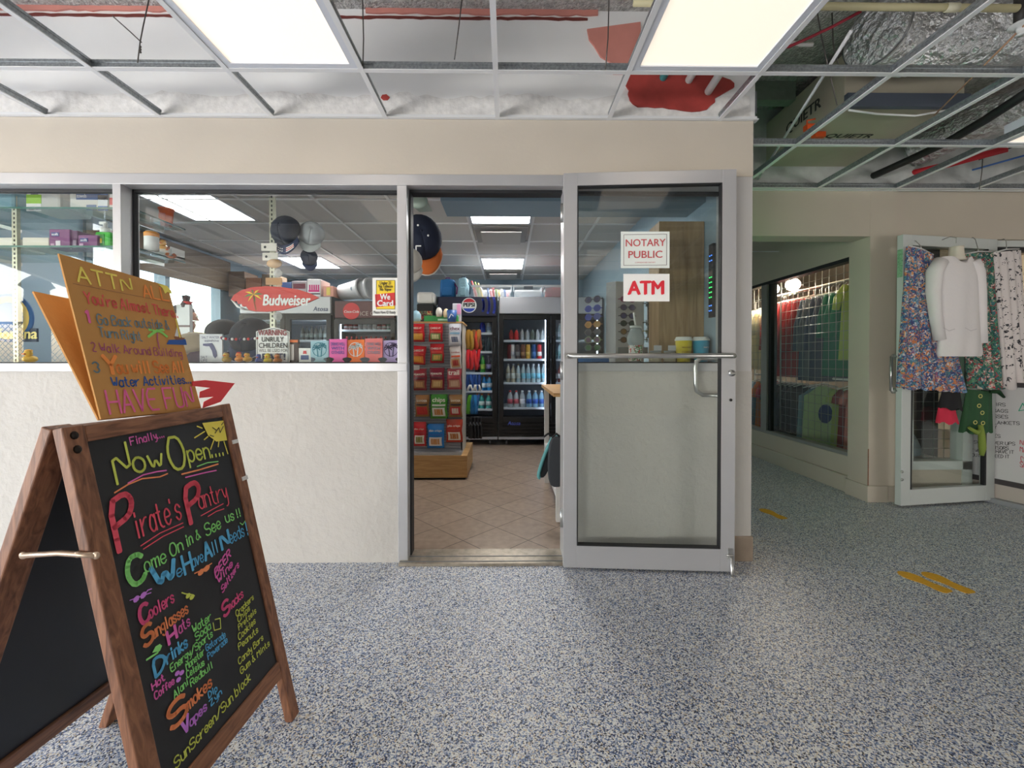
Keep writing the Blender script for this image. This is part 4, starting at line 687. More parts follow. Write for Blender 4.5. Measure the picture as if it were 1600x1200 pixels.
# beer sign in the far left window
t = thing('beer_sign', 'round blue and yellow beer sign with gothic lettering in the far left window', 'sign', onY(20, 566, 2.66)); c = onY(16, 497, 2.66); c2 = onY(42, 494, 2.66)
b = MB(); b.lathe([(1e-4, 0), (.15, 0), (.15, .012), (1e-4, .012)], c, mat((60, 110, 170), .5), 28, (1, 0, 0), (0, 0, 1), (0, -1, 0)); b.build('disc', t); b = MB(); b.ring(c + FN * .014, .098, .132, XA, ZA, mat((236, 200, 90), .5)); b.build('ring', t)
b = MB(); ptext(b, 'Corona', onY(22, 529, 2.64), XA, ZA, mat((238, 220, 130), .5), w=70 * 2.64 / F, bold=.03, shear=.1); b.build('lettering', t); b = MB(); b.box(*bx(-30, 513, 57, 534, 2.65, .012), mat((40, 52, 74), .5)); b.build('plaque', t)
# goods in the window behind the glass door
c = onY(993, 566, 2.6); k_ = 2.6 / F; t = thing('glass_jug', 'clear round jug with a straw and a floral wrap behind the glass door', 'jug', c); Mcl = mat((196, 206, 210), .15, 0, None, None, 0, .55)
b = MB(); b.lathe([(8 * k_, 0), (9 * k_, 24 * k_), (13 * k_, 30 * k_), (13.5 * k_, 40 * k_), (9 * k_, 50 * k_), (8 * k_, 53 * k_)], c, Mcl, 16); b.build('body', t); b = MB(); b.lathe([(9 * k_, 53 * k_), (9 * k_, 57 * k_), (1e-4, 58 * k_)], c, mat((214, 218, 216), .3, 0, None, None, 0, .8), 14); b.build('lid', t); b = MB(); b.lathe([(10.5 * k_, 2 * k_), (10.5 * k_, 28 * k_)], c, floral_mat([(0, (236, 236, 232)), (.6, (90, 150, 90)), (.85, (206, 70, 80))], 30, 'wrap_print'), 16); b.build('wrap', t); b = MB(); b.tube([c + ZA * 57 * k_, c + Vector((-3 * k_, 0, 78 * k_))], 1.6 * k_, K_wht, 6); b.build('straw', t)
for cx, c1, lab, ttl in ((1068, (228, 206, 44), 'yellow paper coffee cup with brown words on the ledge behind the glass door', ('REAL PARTY', 'COFFEE', 'SINCE')), (1095, (46, 164, 204), 'turquoise paper coffee cup beside the yellow one behind the glass door', ('PARTY',))):
    c = onY(cx, 568, 2.57); k_ = 2.57 / F; t = thing('paper_cup', lab, 'cup', c, 'paper cups behind the glass door'); b = MB(); b.lathe([(9.5 * k_, 0), (12.5 * k_, 36 * k_)], c, mat(c1, .55), 18); b.build('body', t); b = MB(); b.lathe([(13.2 * k_, 35.5 * k_), (13.2 * k_, 38 * k_), (12 * k_, 39 * k_), (11.5 * k_, 41.5 * k_), (1e-4, 42 * k_)], c, K_wht, 18); b.build('lid', t); b = MB()
    for i, s in enumerate(ttl): ptext(b, s, c + Vector((0 if cx < 1080 else .012, -11.9 * k_, (24 - i * 8) * k_)), XA, ZA, mat((120, 66, 20), .6) if cx < 1080 else K_wht, w=(16 if cx < 1080 else 9) * k_, bold=.02, lift=.004)
    b.build('lettering', t)
for cx, ty, lab in ((1024, 546, 'short clear jar of sauce packets on the ledge behind the glass door'), (1046, 548, 'small jar with a white label card left of the yellow cup')):
    c = onY(cx, 568, 2.58); k_ = 2.58 / F; b = MB(); b.lathe([(9 * k_, 0), (9.5 * k_, 14 * k_), (8 * k_, 17 * k_)], c, mat((206, 196, 176), .3), 14); k = MB(); k.lathe([(8.6 * k_, 17 * k_), (8.6 * k_, 20 * k_), (1e-4, 20.5 * k_)], c, K_grey, 14); k2 = MB(); k2.box(c.x - 6 * k_, c.x + 6 * k_, c.y - 10.5 * k_, c.y - 9.6 * k_, c.z + 20 * k_, c.z + 28 * k_, mat((206, 206, 210), .6)); two('jar', lab, 'jar', b, [('lid', k), ('card', k2)], 'jars behind the glass door')
b = MB(); b.box(*bx(903, 555, 952, 572, 2.6, .2), mat((40, 104, 170), .5)); one(b, 'blue_bin', 'blue plastic bin low in the window behind the glass door', 'bin', bevel=.005)
b = MB(); Mwp = wood_mat((150, 120, 88), (184, 154, 118), (5, 5, .5), 5, .5, 'oak_panel'); a = onY(1030, 350, 2.67); b.box(a.x, 1.245, 2.67, 2.86, 0, 2.0, Mwp); one(b, 'wood_cabinet', 'tall oak panelled cabinet behind the glass door', 'cabinet')
# sunglasses rack
Yr = 2.95; t = thing('sunglasses_rack', 'white and grey spinner rack for sunglasses behind the glass door', 'display rack', Vector((onY(978, 560, Yr).x, Yr + .1, LZ)))
L0 = onY(947, 555, Yr); R0 = onY(1006, 555, Yr); Mid = onY(962, 555, Yr - .06); ztop = onY(980, 442, Yr).z
for nm, p, q, m in (('left_panel', L0, Mid, mat((170, 172, 176), .5)), ('front_panel', Mid, R0, mat((206, 206, 208), .5))):
    d = (q - p); n = Vector((d.y, -d.x, 0)).normalized(); b = MB(); b.prism([(p.x, p.y, LZ), (q.x, q.y, LZ), (q.x, q.y, ztop), (p.x, p.y, ztop)], (-n.x * .01, -n.y * .01, 0), m); b.build(nm, t)
b = MB(); b.box(L0.x + .05, R0.x - .02, Yr + .03, Yr + .2, LZ, ztop - .01, mat((60, 60, 64), .6)); b.build('core', t); b = MB(); b.lathe([(.16, 0), (.16, .012)], Vector(((L0.x + R0.x) / 2, Yr + .1, LZ)), mat((40, 40, 44), .5), 20); b.build('base', t)
b = MB(); b.box(Mid.x + .01, R0.x - .0, Yr - .085, Yr - .07, LZ + .075, LZ + .125, mat((120, 122, 122), .4)); b.build('mirror_strip', t)
def shades(c, rt, nrm, fc, lc, lab, s=1.0):
    c = Vector(c); rt = Vector(rt).normalized(); nrm = Vector(nrm); b = MB(); mf = mat(fc, .3)
    for sg in (-1, 1):
        cc = c + rt * (.033 * s * sg); b.ring(cc, .021 * s, .027 * s, rt, ZA * .8, mf, 12)
        b.tube([cc + rt * (.026 * s * sg), cc + rt * (.034 * s * sg) - nrm * .008, cc + rt * (.03 * s * sg) - nrm * .018], .003 * s, mf, 5)
    b.tube([c - rt * .011 * s, c + ZA * .004, c + rt * .011 * s], .003, mf, 5); ml = mat(lc, .12)
    t = thing('sunglasses', lab, 'sunglasses', c, 'sunglasses on the spinner rack'); b.build('frame', t)
    for sg in (-1, 1): k = MB(); k.disc(c + rt * (.033 * s * sg) - nrm * .001, .0215 * s, rt, ZA * .8, ml, 12); k.build('lens', t)
fd = (R0 - Mid).normalized(); fnrm = Vector((fd.y, -fd.x, 0)); 
for i, (y, fc, lc, nm) in enumerate(((467, (150, 60, 100), (120, 60, 90), 'pink'), (480, (70, 70, 90), (84, 80, 120), 'violet'), (493, (50, 50, 70), (80, 84, 130), 'blue lensed'), (505, (20, 24, 24), (30, 60, 54), 'green black'), (518, (40, 36, 30), (130, 100, 40), 'amber'), (531, (44, 36, 30), (110, 76, 40), 'brown'))):
    shades(onY(967, y, Yr - .085) + fd * .07 + fnrm * .0, fd, fnrm, fc, lc, nm + ' sunglasses, ' + ORD[i] + ' from the top of the front rack panel')
ld = (Mid - L0).normalized(); ln = Vector((ld.y, -ld.x, 0))
for i, (y, fc, lc) in enumerate(((468, (30, 30, 40), (60, 60, 90)), (482, (30, 50, 140), (50, 60, 130)), (495, (30, 44, 130), (60, 70, 130)), (507, (150, 100, 40), (140, 110, 60)), (519, (40, 40, 44), (60, 60, 70)), (531, (90, 110, 60), (90, 70, 90)), (543, (50, 50, 60), (60, 90, 60)))):
    shades(onY(926, y, Yr), ld, ln, fc, lc, 'sunglasses ' + ORD[i] + ' from the top of the left side of the rack', 1.15)
for i, (y, fc, lc) in enumerate(((476, (40, 40, 44), (70, 70, 60)), (505, (60, 56, 30), (80, 80, 40)), (518, (160, 160, 60), (120, 120, 50)), (531, (120, 130, 50), (60, 60, 30)))):
    shades(onY(1011, y, Yr + .02), (.5, 1, 0), (1, -.5, 0), fc, lc, 'sunglasses ' + ORD[i] + ' from the top of the right side of the rack')
# striped scarf and beads behind
b = MB(); a = onY(1018, 440, 3.15); 
def sc(u, v): return Vector((a.x - .03 + u * .1 + .05 * v * 0, 3.15 + .02 * math.sin(u * 9), a.z - v * .42))
b.grid(sc, 8, 8, spot_mat((206, 200, 192), (90, 90, 96), 40, .35, 'scarf_print')); one(b, 'scarf', 'pale patterned scarf hanging against the oak cabinet', 'scarf', solid=.004)
# green lit string sign near the corner
t = thing('led_sign', 'small green and blue lit sign in the window corner behind the glass door', 'lit sign', (1.22, 2.53, 1.38)); b = MB(); b.box(1.222, 1.24, 2.51, 2.56, 1.38, 1.82, K_blk); b.build('board', t)
for nm, zz, cc in (('green_bulbs', (1.50, 1.53, 1.56, 1.59, 1.62), (50, 220, 100)), ('blue_bulbs', (1.42, 1.45, 1.72, 1.75), (60, 120, 240))):
    k = MB()
    for z in zz:
        for j in range(2): k.ball((1.22, 2.522 + j * .022, z), .004, .004, .004, mat(cc, .4, emit=2.0), 6, 4)
    k.build(nm, t)
# ---------------- drinks fridges along the back of the shop ----------------
YF = 5.45; KF = YF / F
M_fblk = mat((20, 20, 22), .3); M_fin = mat((150, 156, 164), .5); M_shelf = mat((206, 214, 222), .4); M_led = mat((225, 235, 255), .4, emit=14); M_silver = mat((186, 188, 194), .32, .5)
def zF(py, Y=YF): return onY(800, py, Y).z
def xF(px, Y=YF): return onY(px, 560, Y).x
def fridge(label, x0, x1, doors, shelfpx, headm, topz, hz, logo=None, glz=None, grp='drinks fridges at the back of the shop'):
    t = thing('drinks_fridge', label, 'fridge', ((x0 + x1) / 2, YF + .35, .01), grp); d0 = zF(660); dtop = hz - .02
    b = MB(); w = .035; yb = YF + .72
    b.box(x0, x0 + w, YF + .04, yb, .1, topz, M_fblk); b.box(x1 - w, x1, YF + .04, yb, .1, topz, M_fblk); b.box(x0 + w, x1 - w, yb - .03, yb, .1, topz, M_fin); b.box(x0 + w, x1 - w, YF + .04, yb, .1, d0, M_fblk); b.box(x0 + w, x1 - w, YF + .04, yb, hz - .02, topz, M_fblk)
    b.build('cabinet', t)
    b = MB(); b.box(x0 + .012, x1 - .012, YF, YF + .045, hz, topz - .008, headm); h = b.build('header_panel', t, bevel=.006)
    if logo: logo(h, t, (x0 + x1) / 2, (hz + topz) / 2)
    b = MB()
    for i in range(6): z = .14 + i * .045; b.box(x0 + .05, x1 - .05, YF + .01, YF + .035, z, z + .022, M_fblk)
    b.box(x0, x1, YF + .03, YF + .05, .11, d0, M_fblk); b.box(x0, x1, YF + .0, YF + .04, .095, .125, M_silver); b.build('grille', t)
    dw = (x1 - x0) / doors
    for i in range(doors):
        a = x0 + dw * i + .004; c = a + dw - .008; b = MB(); fw = .06
        b.box(a, a + fw, YF - .005, YF + .038, d0, dtop, M_fblk); b.box(c - fw, c, YF - .005, YF + .038, d0, dtop, M_fblk); b.box(a + fw, c - fw, YF - .005, YF + .038, d0, d0 + fw, M_fblk); b.box(a + fw, c - fw, YF - .005, YF + .038, dtop - fw, dtop, M_fblk)
        dd = b.build('door', t, bevel=.003); b = MB(); b.box(a + fw - .01, c - fw + .01, YF + .012, YF + .018, d0 + fw - .01, dtop - fw + .01, COOLGLASS); b.build('pane', dd)
        b = MB(); hx = (c - .03) if i == 0 and doors > 1 else (a + .03) if doors > 1 else c - .03; b.tube([(hx, YF - .006, 1.0), (hx, YF - .04, 1.02), (hx, YF - .04, 1.4), (hx, YF - .006, 1.42)], .009, M_fblk, 6); b.build('handle', dd)
        lx = c - fw if doors > 1 else a + fw + .007; b = MB(); b.box(lx - .007, lx, YF + .05, YF + .058, d0 + .06, dtop - .06, M_led); b.build('light_strip', t)
    for py in shelfpx:
        z = zF(py, YF + .1); b = MB(); b.box(x0 + w, x1 - w, YF + .09, yb - .04, z - .012, z, M_shelf); b.box(x0 + w, x1 - w, YF + .08, YF + .09, z - .02, z + .008, M_shelf); b.build('shelf', t)
    for x in (x0 + .1, (x0 + x1) / 2, x1 - .1):
        b = MB(); b.lathe([(.03, -.012), (.03, .012)], (x, YF + .12, .04), M_silver, 12, (0, 1, 0), (0, 0, 1), (1, 0, 0)); b.box(x - .015, x + .015, YF + .1, YF + .14, .04, .11, M_fblk); b.build('caster', t)
    return t
ztop = zF(463)
def pepsi(h, t, cx, cz):
    b = MB(); c = onY(733, 477, YF - .006); r = 10.5 * KF; pts = [(math.cos(i * math.pi / 20), math.sin(i * math.pi / 20)) for i in range(41)]
    b.disc(c + FN * .001, r * 1.12, XA, ZA, K_wht, 32); m1 = mat((206, 36, 54), .5); m2 = mat((30, 74, 190), .5)
    b.add([c + FN * .002 + XA * r * x + ZA * r * y for x, y in pts[3:18]] , [list(range(15))], m1); b.add([c + FN * .002 + XA * r * x + ZA * r * y for x, y in pts[23:38]], [list(range(15))], m2)
    ptext(b, 'PEPSI', c + FN * .002 - ZA * r * .2, XA, ZA, K_blk, w=r * 1.7, bold=.05); b.build('round_logo', h)
    b = MB(); m3 = mat((30, 60, 190), .4)
    for k in range(3): b.stroke([c + FN * .0006 + XA * r * (2.2 + k * .8) * math.cos(a * .1) + ZA * r * (2.2 + k * .8) * math.sin(a * .1) for a in range(-4, 5) if abs(r * (2.2 + k * .8) * math.sin(a * .1)) < .11], .03, FN, m3)
    b.build('swirl_print', h)
fridge('black fridge with a dark blue cola header and round globe logo', xF(683), xF(777), 1, (520.5, 549.5, 582.5, 611, 639), mat((16, 20, 52), .4), ztop, zF(494), pepsi)
def atosa(h, t, cx, cz):
    b = MB(); ptext(b, 'Atosa', onY(803, 664, YF - .004), XA, ZA, mat((90, 100, 190), .4), h=6 * KF, shear=.2, bold=.02); b.build('lettering', t)
fridge('wide two door black fridge with a silver header beside the cola one', xF(779), 1.235, 2, (532, 561.5, 598, 637), M_silver, ztop, zF(490), atosa)
def at2(h, t, cx, cz): b = MB(); ptext(b, 'Atosa', onY(501, 486, YF - .002), XA, ZA, mat((70, 80, 110), .4), h=7 * KF, bold=.02, shear=.15); b.build('lettering', h)
fridge('black fridge with a plain white header behind the surfboard sign', xF(374), xF(518), 2, (500, 532, 566, 600, 637), mat((206, 208, 210), .4), ztop, zF(490), at2)
def coke(h, t, cx, cz):
    b = MB(); c = onY(549, 486, YF - .004); b.disc(c, 13 * KF, XA, ZA, mat((206, 40, 44), .5), 26); ptext(b, 'Coca-Cola', c - ZA * .022 + FN * .001, XA, ZA, K_wht, w=23 * KF, bold=.02, shear=.25); b.build('round_logo', h)
    b = MB(); ptext(b, 'ICE COLD', onY(583, 493, YF - .003), XA, ZA, mat((190, 170, 160), .5), w=40 * KF); b.build('lettering', h)
fridge('black fridge with a red round cola logo seen through the middle window', xF(522), xF(618), 1, (516, 545, 575, 606, 637), mat((84, 34, 36), .4), zF(470), zF(497), coke)
# bottles and cans in the fridges
def bottle(px, base, w, top, col, capc, lab, grp, lc=None, can=False, cl=False, dy=.16):
    Y = YF + dy; c = onY(px, base, Y); c.z = zF(base, YF + .1) + .001; k = Y / F; r = w * k / 2; h = (base - top) * k; m = mat(col, .15, 0, None, None, 0, .6 if cl else 1)
    b = MB()
    if can: b.lathe([(r * .85, 0), (r, h * .05), (r, h * .9), (r * .8, h)], c, m, 10); b.lathe([(r * .8, h), (r * .75, h * 1.005), (1e-4, h * 1.005)], c, M_silver, 10)
    else:
        b.lathe([(r * .9, 0), (r, h * .04), (r, h * .58), (r * .85, h * .7), (r * .4, h * .86), (r * .36, h * .92)], c, m, 10); b.lathe([(r * .42, h * .91), (r * .42, h), (1e-4, h)], c, mat(capc, .4), 8)
    if lc: b.lathe([(r * 1.02, h * .22), (r * 1.02, h * .5)], c, mat(lc, .5), 10)
    o = one(b, 'drink_can' if can else 'drink_bottle', lab, 'can' if can else 'bottle', grp); return o
WB = 'wide silver topped fridge'; CW = (200, 222, 228)
row = [(799, (206, 60, 60), 1), (807, (206, 50, 54), 0), (816, (190, 196, 196), 1), (824, (190, 196, 196), 1), (832, (120, 130, 120), 1), (840, (200, 206, 206), 1), (848, (190, 200, 200), 1)]
for i, (x, c, cl) in enumerate(row): bottle(x, 532, 7, 514, c, (120, 120, 120), f'{ORD[i]} low bottle from the left on the top shelf of the {WB}', 'top shelf of the wide fridge', None, False, bool(cl))
for i, (x, c, lc) in enumerate([(796, (120, 40, 44), None), (801, (196, 190, 186), (170, 170, 176)), (809, (90, 80, 80), (120, 116, 116)), (817, (110, 70, 50), (150, 110, 70)), (825, (206, 160, 60), (220, 180, 80)), (834, (40, 80, 140), (60, 110, 170)), (843, (196, 50, 54), (230, 220, 214))]): bottle(x, 561.5, 7.2, 538, c, (60, 60, 60), f'{ORD[i]} can from the left on the second shelf of the {WB}', 'second shelf of the wide fridge', lc, True)
for i in range(8): bottle(794 + i * 7.9, 598, 7, 569, (208, 200, 176) if i < 2 else CW, (226, 226, 226) if i != 2 else (170, 150, 110), f'{ORD[i]} water bottle from the left on the third shelf of the {WB}', 'third shelf of the wide fridge', (190, 196, 190) if i < 3 else (120, 190, 210), False, True)
for i in range(6): bottle(797 + i * 9.6 + (i > 2), 637, 8.6, 611, (214, 222, 226) if i < 3 else (150, 200, 226), (206, 50, 50) if i < 2 else (230, 230, 230), f'{ORD[i]} wide bottle from the left on the bottom shelf of the {WB}', 'bottom shelf of the wide fridge', (196, 90, 100) if i < 2 else (226, 226, 230) if i == 2 else (50, 90, 170), False, True)
for r_, (base, top, cc, lc, kk) in enumerate([(532, 505, CW, (210, 220, 226), (230, 230, 230)), (561.5, 536, (150, 180, 190), (120, 160, 160), (200, 200, 200)), (598, 570, (110, 50, 50), (200, 196, 196), (30, 30, 34)), (637, 606, (190, 110, 60), (206, 60, 60), (226, 130, 50))]):
    for i in range(2): bottle(866 + i * 9, base, 7.8, top, cc, kk, f'{ORD[i]} bottle from the post on the {ORD[r_]} shelf behind the wide fridge right door', 'right door of the wide fridge', lc, False, r_ == 0)
PB = 'blue topped cola fridge'
for base, top, items in [(520.5, 500, [(754, 9, (26, 60, 170), (20, 40, 110), None), (764, 8, (190, 210, 220), (220, 220, 220), (150, 180, 210))]), (549.5, 527, [(746, 7, (60, 70, 74), (90, 100, 100), None), (754, 7, (50, 66, 70), (30, 40, 44), (90, 110, 110)), (763, 7, (60, 74, 80), (90, 100, 100), None)]), (582.5, 556, [(746, 8, (50, 40, 40), (200, 30, 40), (160, 40, 50)), (754.5, 8, (60, 150, 60), (60, 180, 60), (180, 220, 90)), (763.5, 8, (50, 46, 60), (200, 200, 210), (120, 120, 160))]), (611, 587, [(757, 8, (30, 120, 190), (236, 120, 40), (220, 230, 236)), (765, 8, (50, 140, 200), (236, 120, 40), (200, 220, 236))]), (639, 616, [(746, 7, (40, 150, 150), (236, 120, 40), (200, 226, 226)), (753, 8.5, (60, 166, 160), (236, 120, 40), (210, 230, 230)), (763.5, 8.5, (80, 180, 170), (236, 120, 40), (220, 236, 236))])]:
    for i, (x, w, c, kk, lc) in enumerate(items): bottle(x, base, w, top, c, kk, f'{ORD[i]} bottle from the left on the {PB} shelf ' + {520.5: 'nearest its header', 549.5: 'second from top', 582.5: 'third from top', 611: 'second from bottom', 639: 'nearest its foot'}[base], 'bottles in the cola fridge', lc)
for i in range(10): bottle(541 + i * 7.4, 516, 7, 503, (150, 50, 54) if i < 3 or 6 < i < 9 else (206, 206, 206) if i < 7 else (120, 150, 130), (190, 40, 40), f'{ORD[i]} bottle from the left on the top shelf under the red round logo', 'top shelf under the red logo', (210, 200, 200), i < 0)
for i in range(9): bottle(542 + i * 7.6, 545, 7, 526, (160, 50, 54) if i < 4 else (70, 60, 60), (200, 50, 50), f'{ORD[i]} bottle from the left on the second shelf under the red round logo', 'second shelf under the red logo', (214, 210, 206))
for i in range(6): bottle(473 + i * 7, 532, 6.4, 510, (70, 76, 74), (90, 90, 90), f'{ORD[i]} dark bottle from the left in the white topped fridge', 'bottles in the white topped fridge', (130, 140, 134))
# things on top of the fridges
def topbox(px, name, lab, cat, col, base=ztop, bits=(), dep=.3, Y=None, bev=.006, alpha=1):
    Y = Y or YF + .08; a = onY(px[0], px[3], Y); c = onY(px[2], px[1], Y); m = mat(col, .6, 0, None, None, 0, alpha); b = MB(); b.box(a.x, c.x, Y, Y + dep, base + .002, c.z, m); k = MB()
    for q, cc in bits: k.box(*bx(*q, Y - .003, .004), mat(cc, .6))
    return two(name, lab, cat, b, [('print', k)] if bits else [], bevel=bev)
topbox((357, 424, 382, 463), 'cardboard_box', 'tall dark brown cardboard box on the fridges nearest the side window', 'box', (104, 82, 66)); topbox((384, 434, 408, 463), 'cardboard_box', 'short reddish brown box between the taller ones above the surfboard', 'box', (138, 92, 68)); topbox((409, 428, 430, 463), 'cardboard_box', 'dark brown box behind the metal upright above the surfboard', 'box', (110, 90, 72))
topbox((440, 441, 455, 463), 'blue_box', 'small blue box on the white topped fridge', 'box', (70, 100, 160)); topbox((456, 439, 479, 463), 'bottle_carton', 'grey carton with dark red bottle print on the white topped fridge', 'box', (180, 172, 176), bits=[((458, 443, 477, 451), (120, 50, 66))])
topbox((480, 436, 501, 463), 'bottle_carton', 'white carton with a pink bottle print on the white topped fridge', 'box', (236, 232, 234), bits=[((483 + i * 3.4, 445, 485 + i * 3.4, 453), (220, 40, 130)) for i in range(5)] + [((482, 453, 499, 456), (220, 40, 130)), ((481, 458, 500, 460), (70, 70, 76))]); topbox((505, 447, 521, 463), 'small_carton', 'peach and yellow carton at the end of the white topped fridge', 'box', (236, 170, 150), bits=[((510, 449, 516, 461), (236, 214, 110))])
for i, (x, lab) in enumerate(((550, 'nearer white bucket lying on its side over the red round logo'), (561, 'farther white bucket nested into the first over the red round logo'))):
    c = onY(x, 456, YF + .2); b = MB(); ax = Vector((.95, -.28, .12)).normalized(); b.lathe([(.10, -.17), (.13, .13), (.14, .13), (.14, .16), (.125, .16), (.095, -.16), (1e-4, -.165)] if i == 0 else [(.12, .05), (.13, .15), (.145, .15), (.145, .18), (.125, .18), (.11, .05)], (c.x, YF + .22, zF(470) + .165), mat((214, 214, 216), .5), 20, ax.orthogonal().normalized(), ax.cross(ax.orthogonal().normalized()), ax); k = MB(); k.disc((c.x + .06, YF + .085, zF(470) + .17), .035, (1, .2, 0), ZA, mat((90, 140, 170), .5), 10); two('plastic_bucket', lab, 'bucket', b, [('label_print', k)] if i == 0 else [], 'white buckets on the fridge')
# backpacks and bins
def pack(px, c1, c2, lab, mm=None):
    Y = YF + .1; a = onY(px[0], px[3], Y); c = onY(px[2], px[1], Y); t = thing('backpack', lab, 'backpack', ((a.x + c.x) / 2, Y + .1, ztop + .002), 'backpacks on the cola fridge')
    def f(u, v): an = u * 2 * math.pi; hx = (c.x - a.x) / 2 * (1 - .12 * v ** 3); ce = 4; ca, sa = math.cos(an), math.sin(an); r = (abs(ca) ** ce + abs(sa) ** ce) ** (-1 / ce); z = ztop + .002 + (c.z - ztop) * v; tp = 1 if v < .9 else (1 - ((v - .9) / .1) ** 2 * .75); return Vector(((a.x + c.x) / 2 + hx * ca * r * tp, Y + .12 + .11 * sa * r * tp, z))
    b = MB(); m = mm or mat(c1, .8); b.grid(f, 24, 12, m, True); top = [f(i / 24, 1) for i in range(24)]; b.add(top, [list(range(24))], m); bot = [f(i / 24, 0) for i in range(24)]; b.add(bot, [list(range(23, -1, -1))], m); b.build('body', t)
    b = MB(); b.box(a.x + .03, c.x - .03, Y - .02, Y + .02, ztop + .02, ztop + (c.z - ztop) * .5, m if mm else mat(c1, .75)); b.build('front_pocket', t, bevel=.012)
    b = MB(); mx = (a.x + c.x) / 2; b.tube([(mx - .03, Y + .12, c.z - .01), (mx - .025, Y + .12, c.z + .02), (mx + .025, Y + .12, c.z + .02), (mx + .03, Y + .12, c.z - .01)], .007, mat(c2, .7), 6); b.build('handle', t); b = MB(); b.tube([(c.x - .01, Y + .08, c.z - .06), (c.x + .03, Y + .06, c.z - .12), (c.x + .02, Y + .06, ztop + .05)], .01, mat(c2, .7), 6); b.build('strap', t)
pack((686, 434, 710, 463), (36, 104, 160), (130, 50, 120), 'blue backpack on top of the cola fridge'); pack((715, 432, 731, 463), (140, 180, 196), (70, 90, 110), 'pale blue spotted backpack on top of the cola fridge', spot_mat((150, 186, 198), (70, 96, 120), 34, .2, 'spotted_cloth'))
M_bin = mat((200, 208, 214), .25, 0, None, None, 0, .5)
for (x0, x1, lab) in ((738, 799, 'clear bin full of colourful tubes on top of the fridges'), (803, 848, 'clear bin with a dark latch, nearly empty, on top of the wide fridge'), (851, 892, 'clear bin of red cartons on top of the wide fridge')):
    Y = YF + .1; a = onY(x0, 463, Y); c = onY(x1, 445, Y); t = thing('storage_bin', lab, 'storage bin', ((a.x + c.x) / 2, Y + .2, ztop + .002), 'clear bins on the fridges'); z1 = onY(0, 445, Y).z; b = MB(); g_ = .02
    lo = [(a.x + g_, Y + g_), (c.x - g_, Y + g_), (c.x - g_, Y + .38), (a.x + g_, Y + .38)]; hi = [(a.x, Y), (c.x, Y), (c.x, Y + .4), (a.x, Y + .4)]; vs = [(p[0], p[1], ztop + .002) for p in lo] + [(p[0], p[1], z1) for p in hi]
    b.add(vs, [(3, 2, 1, 0)] + [(i, (i + 1) % 4, 4 + (i + 1) % 4, 4 + i) for i in range(4)], M_bin); b.build('body', t); b = MB()
    for q in ((a.x - .01, c.x + .01, Y - .01, Y + .005), (a.x - .01, c.x + .01, Y + .395, Y + .41), (a.x - .01, a.x + .005, Y, Y + .4), (c.x - .005, c.x + .01, Y, Y + .4)): b.box(*q, z1 - .018, z1 + .01, mat((222, 226, 228), .3, 0, None, None, 0, .8))
    b.build('rim', t)
    if x0 == 803: b = MB(); b.box((a.x + c.x) / 2 - .06, (a.x + c.x) / 2 + .06, Y - .018, Y - .01, z1 - .05, z1 - .01, mat((90, 96, 104), .4)); b.build('latch', t)
    if x0 == 738:
        for i in range(12):
            cc = ((200, 60, 60), (120, 150, 70), (226, 190, 90), (220, 220, 224), (70, 110, 170), (226, 140, 150))[i % 6]; xx = a.x + .05 + i * .038; b = MB(); b.tube([(xx, Y + .1 + (i % 3) * .08, ztop + .02), (xx - (.07 if i < 4 else .01), Y + .1 + (i % 3) * .08, z1 + (.08 if i < 3 else .015 - .004 * i))], .013, mat(cc, .5), 6); one(b, 'packet_tube', f'{ORD[i]} tube from the left in the clear bin over the globe logo', 'tube', 'tubes in the clear bin')
    if x0 == 851:
        for i in range(3): b = MB(); b.box(a.x + .03 + i * .095, a.x + .12 + i * .095, Y + .03, Y + .3, ztop + .006, z1 - .03 + .03 * (i == 1), mat(((196, 50, 46), (206, 90, 70), (180, 40, 44))[i], .6)); one(b, 'red_carton', ('first', 'middle', 'last')[i] + ' red carton in the clear bin over the silver header', 'carton', 'red cartons in the bin')
# machine on a shelf left of the cola fridge
b = MB(); b.box(onY(650, 0, 5.3).x, onY(676, 0, 5.3).x, 5.3, 5.7, .02, onY(0, 474, 5.3).z, M_fblk); k = MB(); k.box(*bx(654, 486, 676, 500, 5.297, .004), floral_mat([(0, (60, 40, 40)), (.4, (150, 60, 50)), (.6, (190, 170, 110)), (.8, (90, 100, 80))], 20, 'snack_print')); two('hot_case', 'black display case of snacks left of the cola fridge', 'display case', b, [('window', k)], bevel=.01)
b = MB(); b.box(*bx(651, 456, 678, 474, 5.32, .3), mat((214, 212, 206), .5)); one(b, 'white_carton', 'white rounded carton on the black display case left of the backpacks', 'box', bevel=.03)
# ---------------- snack rack ----------------
YS = 3.93; M_oak = wood_mat((176, 132, 80), (206, 164, 108), (1.2, 6, 14), 4, .5, 'oak')
xr = onY(722, 600, YS + .06).x; bxr = onZ(729, 752, .012).x; bz = onY(700, 712, YS - .02).z; rz = onY(690, 505, YS + .06).z
t = thing('snack_rack', 'wood based wire snack rack of crisps just inside the doorway', 'display rack', (-.7, 4.2, .01))
b = MB(); b.box(-1.02, bxr, YS - .02, 4.55, .03, bz, M_oak); b.box(-1.0, bxr - .02, YS + .01, 4.52, .01, .03, K_blk); b.build('base', t, bevel=.003)
b = MB(); b.box(-1.02, xr, YS + .06, YS + .075, bz, rz, mat((176, 178, 182), .5)); b.box(-1.02, xr, YS + .42, YS + .435, bz, rz, mat((176, 178, 182), .5)); b.box(xr - .012, xr, YS + .06, YS + .435, bz, rz, mat((204, 196, 180), .5)); b.box(-1.02, xr + .01, YS + .05, YS + .45, rz, rz + .015, M_oak); b.build('panel', t)
b = MB(); n = 44
